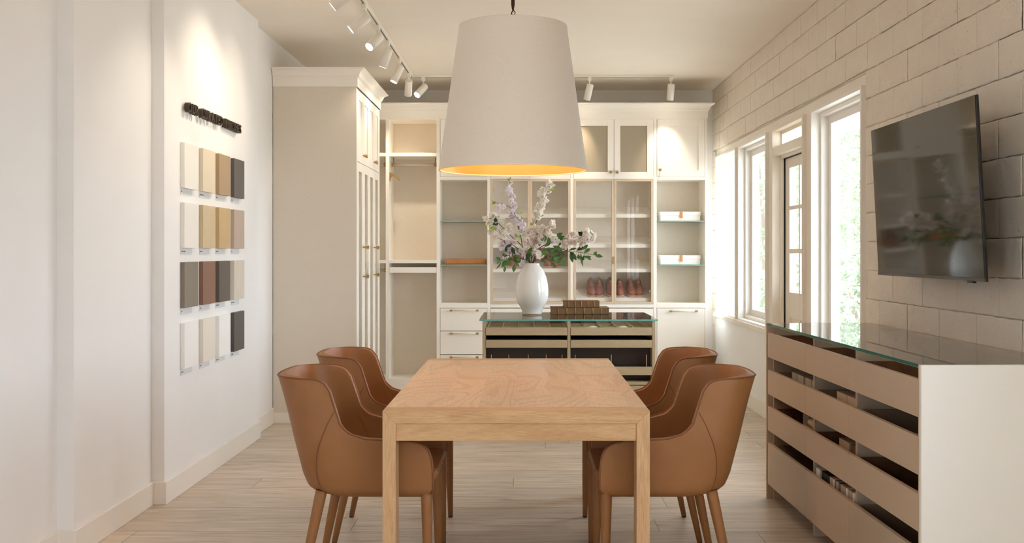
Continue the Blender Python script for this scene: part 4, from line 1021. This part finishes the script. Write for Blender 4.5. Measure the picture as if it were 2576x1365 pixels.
branch('low leafy green twig drooping left over the vase shoulder', [(640, 1140), (560, 1120), (450, 1120), (350, 1130), (280, 1130)], [],
       [(300, 1130, 235, 1090, 18, 0), (320, 1130, 240, 1145, 18, 0), (300, 1140, 250, 1180, 16, 0), (310, 1150, 235, 1250, 12, 0), (400, 1130, 310, 1230, 30, 0), (420, 1130, 370, 1200, 28, 0), (360, 1200, 345, 1285, 18, 0), (480, 1190, 465, 1285, 26, 0), (500, 1120, 480, 1060, 22, 0), (480, 1060, 440, 960, 26, 1), (500, 1110, 500, 1190, 20, 0), (360, 1080, 325, 1040, 22, 0), (390, 1070, 320, 1060, 22, 1), (370, 1030, 365, 950, 20, 1), (400, 960, 440, 940, 24, 1), (380, 980, 410, 935, 22, 1), (520, 1080, 490, 1130, 18, 0), (450, 1130, 390, 1110, 24, 0), (520, 1160, 440, 1130, 18, 0), (560, 1110, 500, 1180, 20, 0), (640, 1070, 720, 970, 32, 0), (600, 1130, 540, 1100, 20, 0), (680, 1160, 640, 1110, 28, 0)], 'petal_white', -.16, 11, .003)

# ------------------------------------------------------------------ dining table
TN, TF = 3.863, 5.765; TXA, TXB = -.529, .471; TZ = .759; th = .0475; lw_, ld = .050, .098
t = thing('dining_table', 'large light oak dining table with mitred end frames in the foreground', 'table', ((TXA+TXB)/2, (TN+TF)/2, 0))
obj('tabletop', MB().box(TXA, TXB, TN+ld, TF-ld, TZ-th, TZ), 'tabletop', t, bevel=.0015)
def endframe(y0, y1):
    i = th
    o = obj('end_rail', MB().prism([(TXA, TZ), (TXB, TZ), (TXB-lw_, TZ-th), (TXA+lw_, TZ-th)], 'y', y0, y1), 'oakx', t, bevel=.0012)
    obj('leg', MB().prism([(TXA, TZ), (TXA+lw_, TZ-th), (TXA+lw_, 0), (TXA, 0)], 'y', y0, y1), 'oakz', t, bevel=.0015)
    obj('leg', MB().prism([(TXB, TZ), (TXB, 0), (TXB-lw_, 0), (TXB-lw_, TZ-th)], 'y', y0, y1), 'oakz', t, bevel=.0015)
endframe(TN, TN+ld); endframe(TF-ld, TF)
za = TZ-th-.0655
obj('apron', MB().box(TXA+lw_, TXB-lw_, TN+.006, TN+.03, za, TZ-th), 'oakx', t, bevel=.0012)
obj('apron', MB().box(TXA+lw_, TXB-lw_, TF-.03, TF-.006, za, TZ-th), 'oakx', t, bevel=.0012)
obj('apron', MB().box(TXA+.004, TXA+.028, TN+ld, TF-ld, za, TZ-th), 'oakx', t, bevel=.0012)
obj('apron', MB().box(TXB-.028, TXB-.004, TN+ld, TF-ld, za, TZ-th), 'oakx', t, bevel=.0012)

# ------------------------------------------------------------------ chairs
RIM = [(-.33, .866), (-.20, .864), (-.135, .860), (-.105, .850), (-.085, .828), (-.068, .793), (-.055, .736), (-.036, .684), (-.001, .653), (.058, .634), (.127, .629), (.23, .624), (.272, .614), (.298, .596), (.312, .566), (.318, .540), (.319, .52)]
BACKX = [(.400, -.130), (.412, -.165), (.43, -.188), (.476, -.208), (.55, -.226), (.631, -.246), (.72, -.268), (.80, -.290), (.87, -.312)]
HALF = [(.400, .215), (.412, .245), (.43, .256), (.5, .262), (.63, .270), (.75, .262), (.87, .256)]
FRONT = .319
def plan(u, z):
    """u in [-1,1] around the outside; returns x,y at height z"""
    xb_ = interp(BACKX, z); w = interp(HALF, z); R = .15
    f = FRONT if z > .43 else lerp(.285, FRONT, (z-.40)/.03)
    a = abs(u); sgn = -1 if u < 0 else 1
    if a > .42:      # straight side, a: .42 -> 1
        tt = (a-.42)/.58; x = lerp(xb_+R, f, tt); y = w
    elif a > .16:    # corner
        tt = (a-.16)/.26*PI/2; x = xb_+R-R*math.cos(tt); y = w-R+R*math.sin(tt)
    else: x = xb_-.006*(1-(a/.16)**2); y = (w-R)*a/.16
    return x, y*sgn
def rimz(u):
    z = .86
    for _ in range(12):
        x, y = plan(u, z); z = interp(RIM, x)
    return z
def rimpts(us):
    # follow the rim by bisection so the steep drop stays smooth
    out = []
    for u in us:
        lo, hi = .45, .88
        for _ in range(30):
            mid = (lo+hi)/2; x, _y = plan(u, mid)
            if interp(RIM, x) > mid: lo = mid
            else: hi = mid
        z = (lo+hi)/2; x, y = plan(u, z); out.append((x, y, z))
    return out
def half_us():
    us = [0, .04, .08, .12, .16, .2, .24, .28, .32, .36, .40, .44]
    us += [.44+.56*(k/36) for k in range(1, 34)]; us += [.962, .975, .985, .992, .997, 1.0]
    return sorted(set(round(x, 4) for x in us))
def shell_mesh():
    hu = half_us(); us = [-u for u in hu[::-1]]+hu[1:]
    rim = rimpts(us); nv = 16; vs = []; zb = .40
    for i, u in enumerate(us):
        zr = rim[i][2]
        for j in range(nv+1):
            t_ = j/nv
            z = zb+(zr-zb)*(t_**1.25 if t_ < 1 else 1)
            x, y = plan(u, z); vs.append((x, y, z))
    n = len(us)
    fs = [(i*(nv+1)+j, i*(nv+1)+j+1, (i+1)*(nv+1)+j+1, (i+1)*(nv+1)+j) for i in range(n-1) for j in range(nv)]
    return MB().add(vs, fs, 0, True), rim, us
def make_chair(label, loc, rot):
    r = thing('dining_chair', label, 'chair', loc, rot, 'tan leather dining chairs around the table')
    mb, rim, us = shell_mesh()
    sh = obj('shell', mb, 'leather', r, local=True)
    so = sh.modifiers.new('thickness', 'SOLIDIFY'); so.thickness = .034; so.offset = 1 ; so.use_even_offset = False; so.use_rim = True
    # make sure the thickness grows inwards
    me = sh.data; c = Vector((0, 0, .6)); f0 = me.polygons[len(me.polygons)//2]
    inward = (c-f0.center).dot(f0.normal) > 0
    so.offset = 1 if inward else -1
    bv = sh.modifiers.new('bevel', 'BEVEL'); bv.width = .008; bv.segments = 3; bv.limit_method = 'ANGLE'; bv.angle_limit = 1.0
    # piping along the outer rim, down the front edges
    pts = [(x, y, z+.001) for x, y, z in rim]
    def front(sg):
        return [(plan(sg, z)[0]+.001, plan(sg, z)[1], z) for z in (.50, .47, .44, .42)]
    path = front(-1)[::-1]+pts+front(1)
    obj('piping', MB().tube(path, .0036, 8), 'piping', r, local=True)
    sm = MB()
    for sg in (-1, 1):
        p = []
        for k in range(18):
            t_ = k/17; z = lerp(.735, .405, t_); u = lerp(.50, .33, 1-(1-t_)**2.2)*1.0
            x, y = plan(sg*u, z); w = Vector((0, sg, 0))*.0006; p.append((x, y+w.y, z))
        sm.tube(p, .0018, 6)
    obj('seam', sm, 'piping', r, local=True)
    # seat base closes the shell
    ring_ = []
    hu = [0, .08, .16, .24, .32, .42, .6, .8, 1.0]
    allu = [-u for u in hu[::-1]]+hu[1:]
    base = [plan(u, .402) for u in allu]
    pts2 = [(x*.99, y*.97) for x, y in base]
    obj('seat_base', MB().prism(pts2, 'z', .402, .445), 'leather', r, bevel=.004, local=True)
    # cushion with a sloping front
    cu = MB(); prof = [(-.10, .43), (.285, .43), (.305, .44), (.332, .475), (.338, .492), (.330, .506), (.30, .513), (.05, .515), (-.10, .508)]
    cu.prism(prof, 'y', -.206, .206); cu.box(-.165, -.09, -.13, .13, .43, .505)
    co = obj('seat', cu, 'leather', r, local=True)
    b = co.modifiers.new('bevel', 'BEVEL'); b.width = .022; b.segments = 4; b.limit_method = 'ANGLE'; b.angle_limit = 1.0
    for sy in (-1, 1):
        for (x0, y0, x1, y1) in ((.292, .228, .300, .238), (-.118, .215, -.205, .238)):
            a = Vector((x0, y0*sy, .425)); e = Vector((x1, y1*sy, .006))
            lg = obj('leg', MB().tube([a, a.lerp(e, .1), a.lerp(e, .5), e], [.0225, .022, .0185, .0125], 18), 'leather', r, local=True)
            obj('glide', MB().tube([e, (e.x, e.y, 0)], [.0115, .0115], 12), 'foot', lg, local=True)
    return r
ch = make_chair('tan leather dining chair nearest the camera on the left side of the table', (-.67, 4.24, 0), 0)
dup(ch, (-.675, 5.04, 0), 0, 'tan leather dining chair on the left, behind the nearer left chair')
dup(ch, (.612, 4.24, 0), PI, 'tan leather dining chair nearest the camera on the right side of the table')
dup(ch, (.612, 5.04, 0), PI, 'tan leather dining chair on the right, behind the nearer right chair')

# ------------------------------------------------------------------ pendant lamp
LD = 4.80; lx = -.051; zb_, ztp = 1.733, 2.394; rb, rt = .344, .251
lamp = thing('pendant_lamp', 'large cream drum pendant lamp with gold lining above the table', 'lamp', (lx, LD, zb_))
SEG = 96
obj('lamp_shade', MB().lathe([(rb, zb_), (rt, ztp)], lx, LD, SEG), 'shade_out', lamp)
obj('gold_lining', MB().lathe([(rt-.004, ztp), (rb-.004, zb_)], lx, LD, SEG), 'shade_in', lamp)
obj('rim_tape', MB().lathe([(rb, zb_+.001), (rb+.0005, zb_-.004), (rb-.005, zb_-.004), (rb-.004, zb_+.001)], lx, LD, SEG), 'rim', lamp)
obj('top_rim', MB().lathe([(rt, ztp-.001), (rt+.0005, ztp+.003), (rt-.005, ztp+.003), (rt-.004, ztp-.001)], lx, LD, SEG), 'shade_out', lamp)
xr_ = (1283-VX)/F_PX*LD
mb = MB()
for k in range(3):
    a = 2*PI*k/3+.4; mb.tube([(lx, LD, 2.30), (lx+(rt-.004)*math.cos(a), LD+(rt-.004)*math.sin(a), ztp-.006)], .003, 6)
obj('spider', mb, 'bronze', lamp)
obj('socket', MB().tube([(lx, LD, 2.31), (lx, LD, 2.12)], .02, 14), 'bronze', lamp)
obj('bulb', MB().sphere((lx, LD, 2.07), .035, 16, 10, 0, (1, 1, 1.2)), 'bulb', lamp)
rod = obj('rod', MB().tube([(lx, LD, 2.31), (lx, LD, 2.455)], .0045, 10).tube([(lx, LD, 2.415), (lx, LD, 2.45)], .009, 12).tube([(lx, LD, 2.475), (lx, LD, 2.50), (lx, LD, CEIL-.02)], [.0045, .0085, .012], 12), 'bronze', lamp)
def torus(mb, c, R, r_, plane):
    pts = []
    for k in range(17):
        t_ = 2*PI*k/16
        pts.append((c[0]+R*math.cos(t_)*(1 if plane == 'x' else 0), c[1]+R*math.cos(t_)*(1 if plane == 'y' else 0), c[2]+R*1.25*math.sin(t_)))
    mb.tube(pts, r_, 6, cap=False)
mb = MB(); torus(mb, (lx+.002, LD, 2.462), .008, .0022, 'x'); torus(mb, (lx, LD, 2.475), .008, .0022, 'y')
obj('chain_link', mb, 'bronze', rod)
obj('cord', MB().tube([(lx-.003, LD-.005, 2.47), (lx-.008, LD-.01, 2.455), (lx-.013, LD-.012, 2.435), (lx-.014, LD-.01, 2.36), (lx-.005, LD, 2.31)], [.002, .002, .004, .004, .003], 8), 'bronze', lamp)
obj('ceiling_rose', MB().lathe([(0, CEIL-.03), (.05, CEIL-.03), (.06, CEIL-.02), (.06, CEIL)], lx, LD, 32), 'bronze', lamp)
pl = bpy.data.lights.new('pendant_bulb_light', 'POINT'); pl.energy = 7; pl.color = (1, .66, .36); pl.shadow_soft_size = .04
plo = bpy.data.objects.new('pendant_bulb_light', pl); C.objects.link(plo); plo.parent = lamp; plo.location = (0, 0, 2.0-zb_)

# ------------------------------------------------------------------ track and spotlights
TXk, TYk = -1.07, 9.83
tk = thing('lighting_track', 'white L shaped lighting track on the ceiling', 'track', (TXk, TYk, CEIL))
xe = (1697-VX)/F_PX*TYk
mb = MB().box(TXk-.017, TXk+.017, 1.0, TYk+.017, CEIL-.022, CEIL).box(TXk+.017, xe, TYk-.017, TYk+.017, CEIL-.022, CEIL)
obj('track_rail', mb, 'spot', tk, bevel=.002)
obj('track_slot', MB().box(TXk-.005, TXk+.005, 1.0, TYk, CEIL-.0235, CEIL-.0215).box(TXk+.02, xe-.02, TYk-.005, TYk+.005, CEIL-.0235, CEIL-.0215), 'silver', tk)
def spot(label, loc, aim, power, ang=38, bright=1, blend=.8):
    x, y = loc; z = CEIL-.022
    r = thing('track_spotlight', label, 'spotlight', (x, y, z), group='white cylinder spotlights on the track')
    obj('adapter', MB().box(x-.016, x+.016, y-.03, y+.03, z-.035, z), 'spot', r, bevel=.003)
    obj('stem', MB().tube([(x, y, z-.035), (x, y, z-.085)], .007, 10), 'spot', r)
    piv = Vector((x, y, z-.10)); d = (Vector(aim)-piv).normalized()
    a = piv-d*.035; b = piv+d*.115; R = .0335
    cyl = MB().tube([a, a+d*.004, b, b], [R-.004, R, R, R-.003], 32, cap=False)
    cyl.tube([a+d*.0005, a+d*.001], [R-.004, R-.0045], 32)
    cyl.tube([b, b-d*.012], [R-.003, R-.005], 32, cap=False)
    obj('lamp_body', cyl, 'spot', r, bevel=0)
    obj('lens', MB().tube([b-d*.012, b-d*.0105], R-.004, 32), 'lens', r)
    L = bpy.data.lights.new('spot_beam', 'SPOT'); L.energy = power; L.spot_size = math.radians(ang); L.spot_blend = blend
    L.color = (1, .84, .63); L.shadow_soft_size = .022
    o = bpy.data.objects.new('spot_beam', L); C.objects.link(o); o.parent = r
    o.location = (b+d*.004)-Vector(r.location); o.rotation_euler = d.to_track_quat('-Z', 'Y').to_euler()
    return r
spot('white track spotlight beyond the photo top, nearest of all to the camera', (TXk, 5.62), (-1.99, 5.35, 1.75), 11, 70, blend=1)
spot('white track spotlight cut by the photo top edge', (TXk, 6.27), (-1.93, 6.22, 2.22), 15, 80, blend=1)
spot('white track spotlight aimed at the finish samples, above the pier', (TXk, 6.92), (-1.93, 6.80, 2.20), 7, 80, blend=1)
spot('white track spotlight with the brightest round glowing lens', (TXk, 7.56), (-1.95, 6.34, 1.65), 7, 70, blend=1)
spot('white track spotlight tilted away, fourth from the front', (TXk, 8.11), (-1.322, 8.19, 2.20), 9, 80, blend=1)
spot('white track spotlight beside the tall cabinet crown', (TXk, 8.86), (-1.322, 8.76, 2.33), 9, 80, blend=1)
spot('white track spotlight at the track corner facing the wardrobe', (TXk, 9.60), (-1.25, 10.4, 1.75), 15, 60)
spot('white track spotlight on the cross run left of the pendant lamp', ((1065-VX)/F_PX*TYk, TYk), (-1.322, 9.39, 2.39), 9, 90, blend=1)
spot('white track spotlight on the cross run right of the pendant lamp', ((1483-VX)/F_PX*TYk, TYk), (.25, 10.4, 1.2), 15, 60)
spot('white track spotlight at the far right end of the track', ((1688-VX)/F_PX*TYk, TYk), (1.34, 10.3, 1.4), 13, 60)

# ------------------------------------------------------------------ television
tvp = [(-.0, 0)]
root = thing('television', 'large black flat screen television on the painted block wall', 'television', (1.75, 4.565, 1.24))
yN, yF_ = 3.97, 5.165
def tvbox(xo0, xo1, y0, y1, s0, s1, mi=0, side=None):
    """box in the tilted frame: xo offset behind the screen plane, s height along the screen"""
    mb = MB(); vs = []
    for s_ in (s0, s1):
        for (xo, y) in ((xo0, y0), (xo1, y0), (xo1, y1), (xo0, y1)):
            vs.append((1.772-.038*s_/.72+xo, y, 1.238+s_))
    mb.add(vs, [(0, 3, 2, 1), (4, 5, 6, 7), (0, 1, 5, 4), (1, 2, 6, 5), (2, 3, 7, 6), (3, 0, 4, 7)]); return mb
obj('body', tvbox(.001, .013, yN, yF_, 0, .720), 'tvbody', root, bevel=.002)
obj('screen', tvbox(-.0012, .0015, yN+.004, yF_-.004, .014, .716), 'screen', root)
obj('bottom_bezel', tvbox(-.003, .003, yN, yF_, 0, .013), 'silver', root)
obj('rear_housing', tvbox(.013, .045, yN+.25, yF_-.2, .06, .5), 'tvbody', root, bevel=.01)
obj('sensor', tvbox(-.005, .01, yN+.10, yN+.15, -.008, .002), 'tvbody', root)
obj('wall_bracket', MB().box(1.80, XR-.005, 4.70, 4.74, 1.45, 1.67).box(1.80, XR-.005, 4.88, 4.92, 1.45, 1.67).box(XR-.02, XR-.005, 4.65, 4.97, 1.45, 1.67), 'tvbody', root)

# ------------------------------------------------------------------ right hand display cabinet
TH = math.atan2(.041, 2.117)
cab = thing('display_cabinet', 'long taupe drawer display cabinet with glass top below the television', 'cabinet', (1.332, 5.69, 0), TH)
LEN, DEP, HC = 2.12, .58, .962
L = lambda d: d-5.69  # local y from world depth (small angle)
def lb(name, mb, mat, parent=cab, bevel=.001): return obj(name, mb, mat, parent, bevel=bevel, local=True)
lb('end_panel', MB().box(0, DEP, -.019, 0, 0, HC), 'taupe')
near = lb('end_panel', MB().box(0, DEP, -LEN, -LEN+.019, 0, HC), ['endwhite'])
near['label'] = 'bright white end panel'
dv = [-.764, -1.358]
for y in dv: lb('divider', MB().box(.035, DEP-.02, y-.010, y+.010, .0, HC-.016), 'taupe')
lb('divider', MB().box(.035, DEP-.02, -.034, -.019, .0, HC-.016), 'taupe')
lb('edge_strip', MB().box(.0, .018, -LEN+.019, -LEN+.028, 0, HC), 'taupe')
lb('back_panel', MB().box(DEP-.018, DEP, -LEN+.019, -.019, .0, HC-.002), 'taupe')
lb('base_shelf', MB().box(.06, DEP-.02, -LEN+.02, -.02, .05, .07).box(.10, .115, -LEN+.02, -.02, 0, .05), 'taupe_in')
lb('glass_top', MB().box(.004, DEP-.002, -LEN+.02, -.004, HC-.012, HC, 0, 1), ['topglass', 'glassedge'], bevel=0)
lb('top_rail', MB().box(.02, .03, -LEN+.02, -.02, HC-.018, HC-.0125).box(DEP-.05, DEP-.02, -LEN+.02, -.02, HC-.018, HC-.0125), 'taupe')
colb = [(-.042+.0, -.7495), (-.7525, -1.3565), (-1.3595, -2.092)]
rowz = [(.778, .910), (.577, .710), (.379, .511), (.086, .312)]
rn = ['top', 'second', 'third', 'bottom']
for j, (y1, y0) in enumerate(colb):
    for i, (z0, z1) in enumerate(rowz):
        dr = lb('drawer', MB().box(.0, .018, y0, y1, z0, z1), 'taupe')
        bx_ = MB(); zz0 = z0+.012
        bx_.box(.018, DEP-.04, y0+.02, y1-.02, zz0, zz0+.010).box(.018, DEP-.04, y0+.02, y0+.032, zz0, z1-.012).box(.018, DEP-.04, y1-.032, y1-.02, zz0, z1-.012).box(DEP-.052, DEP-.04, y0+.032, y1-.032, zz0, z1-.012)
        obj('drawer_box', bx_, 'brownwood' if i in (0, 2) else 'taupe_in', dr, local=True)
def inworld(x, y, z):
    c, s_ = math.cos(TH), math.sin(TH); return Vector((1.332+x*c-y*s_, 5.69+x*s_+y*c, z))
def sample(name, label, cat, x0, x1, y0, y1, z0, z1, mat, group):
    p = inworld((x0+x1)/2, (y0+y1)/2, z0)
    mb = MB().box(-(x1-x0)/2, (x1-x0)/2, -(y1-y0)/2, (y1-y0)/2, 0, z1-z0)
    o = obj(name, mb, mat, bevel=.001, local=True); o.location = p; o.rotation_euler = (0, 0, TH)
    return tag(o, label, cat, group)
M['samp_a'] = paint('sample_greige', srgb(186, 176, 158), .5); M['samp_b'] = paint('sample_sand', srgb(196, 172, 146), .5)
M['samp_c'] = paint('sample_umber', srgb(120, 96, 76), .5)
g1 = 'sample blocks in the open drawers'
for k, ord_ in enumerate(('first', 'second', 'third', 'fourth')):
    y = -.30-k*.11-(.02 if k > 1 else 0)
    sample('sample_block', 'greige sample block, %s from the far end in the far second drawer' % ord_, 'sample', .06, .30, y-.098, y, .602, .728, 'samp_a', g1)
for k, ord_ in enumerate(('farther', 'nearer')):
    y = -1.06-k*.14
    sample('sample_block', 'sand coloured sample block, the %s of two in the middle second drawer' % ord_, 'sample', .05, .32, y-.13, y, .602, .730, 'samp_b', g1)
for k, (ord_, m_) in enumerate((('grey', 'samp_a'), ('dark brown', 'samp_c'))):
    y = -.36-k*.12
    sample('sample_block', '%s sample block in the far third drawer' % ord_, 'sample', .10, .32, y-.11, y, .402, .520, m_, g1)
for k, ord_ in enumerate(('farther', 'nearer')):
    y = -1.06-k*.15
    sample('sample_block', 'brown sample block, the %s of two in the middle third drawer' % ord_, 'sample', .06, .30, y-.13, y, .402, .522, 'samp_b' if k == 0 else 'samp_c', g1)
pa, pb = inworld(.07, -.60, .516), inworld(.07, -.72, .516)
o = thing('brass_cylinder', 'brass hardware cylinder lying in the far third drawer', 'hardware', tuple((pa+pb)/2-Vector((0, 0, .028))))
obj('barrel', MB().tube([pa, pb], .022, 18), 'champagne', o)
obj('collar', MB().tube([pa.lerp(pb, .05), pa.lerp(pb, .12)], .024, 18), 'brass', o)
obj('support_block', MB().box(-.02, .03, -.08, .075, -.086, .006), 'samp_b', o, local=True)
rg = random.Random(5)
y = -.80; k = 0; tone_n = {}
while y > -1.33:
    w = rg.choice((.014, .018, .024)); m_ = rg.choice(('samp_a', 'samp_b', 'endwhite', 'samp_c', 'taupe'))
    if -.99 < y < -.88: m_ = 'black'
    tone = {'samp_a': 'greige', 'samp_b': 'sand', 'endwhite': 'white', 'samp_c': 'brown', 'taupe': 'taupe', 'black': 'black'}[m_]
    tone_n[tone] = tone_n.get(tone, 0)+1
    nth = ['first', 'second', 'third', 'fourth', 'fifth', 'sixth', 'seventh', 'eighth', 'ninth', 'tenth'][tone_n[tone]-1]
    sample('sample_board', 'thin upright %s board in the middle bottom drawer, %s %s one from the far end' % (tone, nth, tone), 'sample', .035, .34, y-w, y, .108, .335, m_, 'boards filed in the middle bottom drawer')
    y -= w+.004; k += 1
# metal hardware in the near drawers
for (yy, zz, lab) in ((-1.95, .600, 'polished metal hook glinting in the near second drawer'), (-1.96, .402, 'dark metal fitting lying in the near third drawer')):
    p = inworld(.10, yy, zz)
    o = thing('metal_fitting', lab, 'hardware', tuple(p))
    pts = [(.0, .07*math.cos(t_), .045+.04*math.sin(t_)) for t_ in [k*PI/8 for k in range(0, 13)]]
    obj('hook', MB().tube(pts, .007, 8).tube([(-.01, .07, .006), (-.01, -.07, .006)], .006, 8), 'silver' if zz < .5 else 'brass', o, local=True)
    obj('mounting_plate', MB().box(-.03, .03, -.05, .05, 0, .008), 'silver', o, local=True)
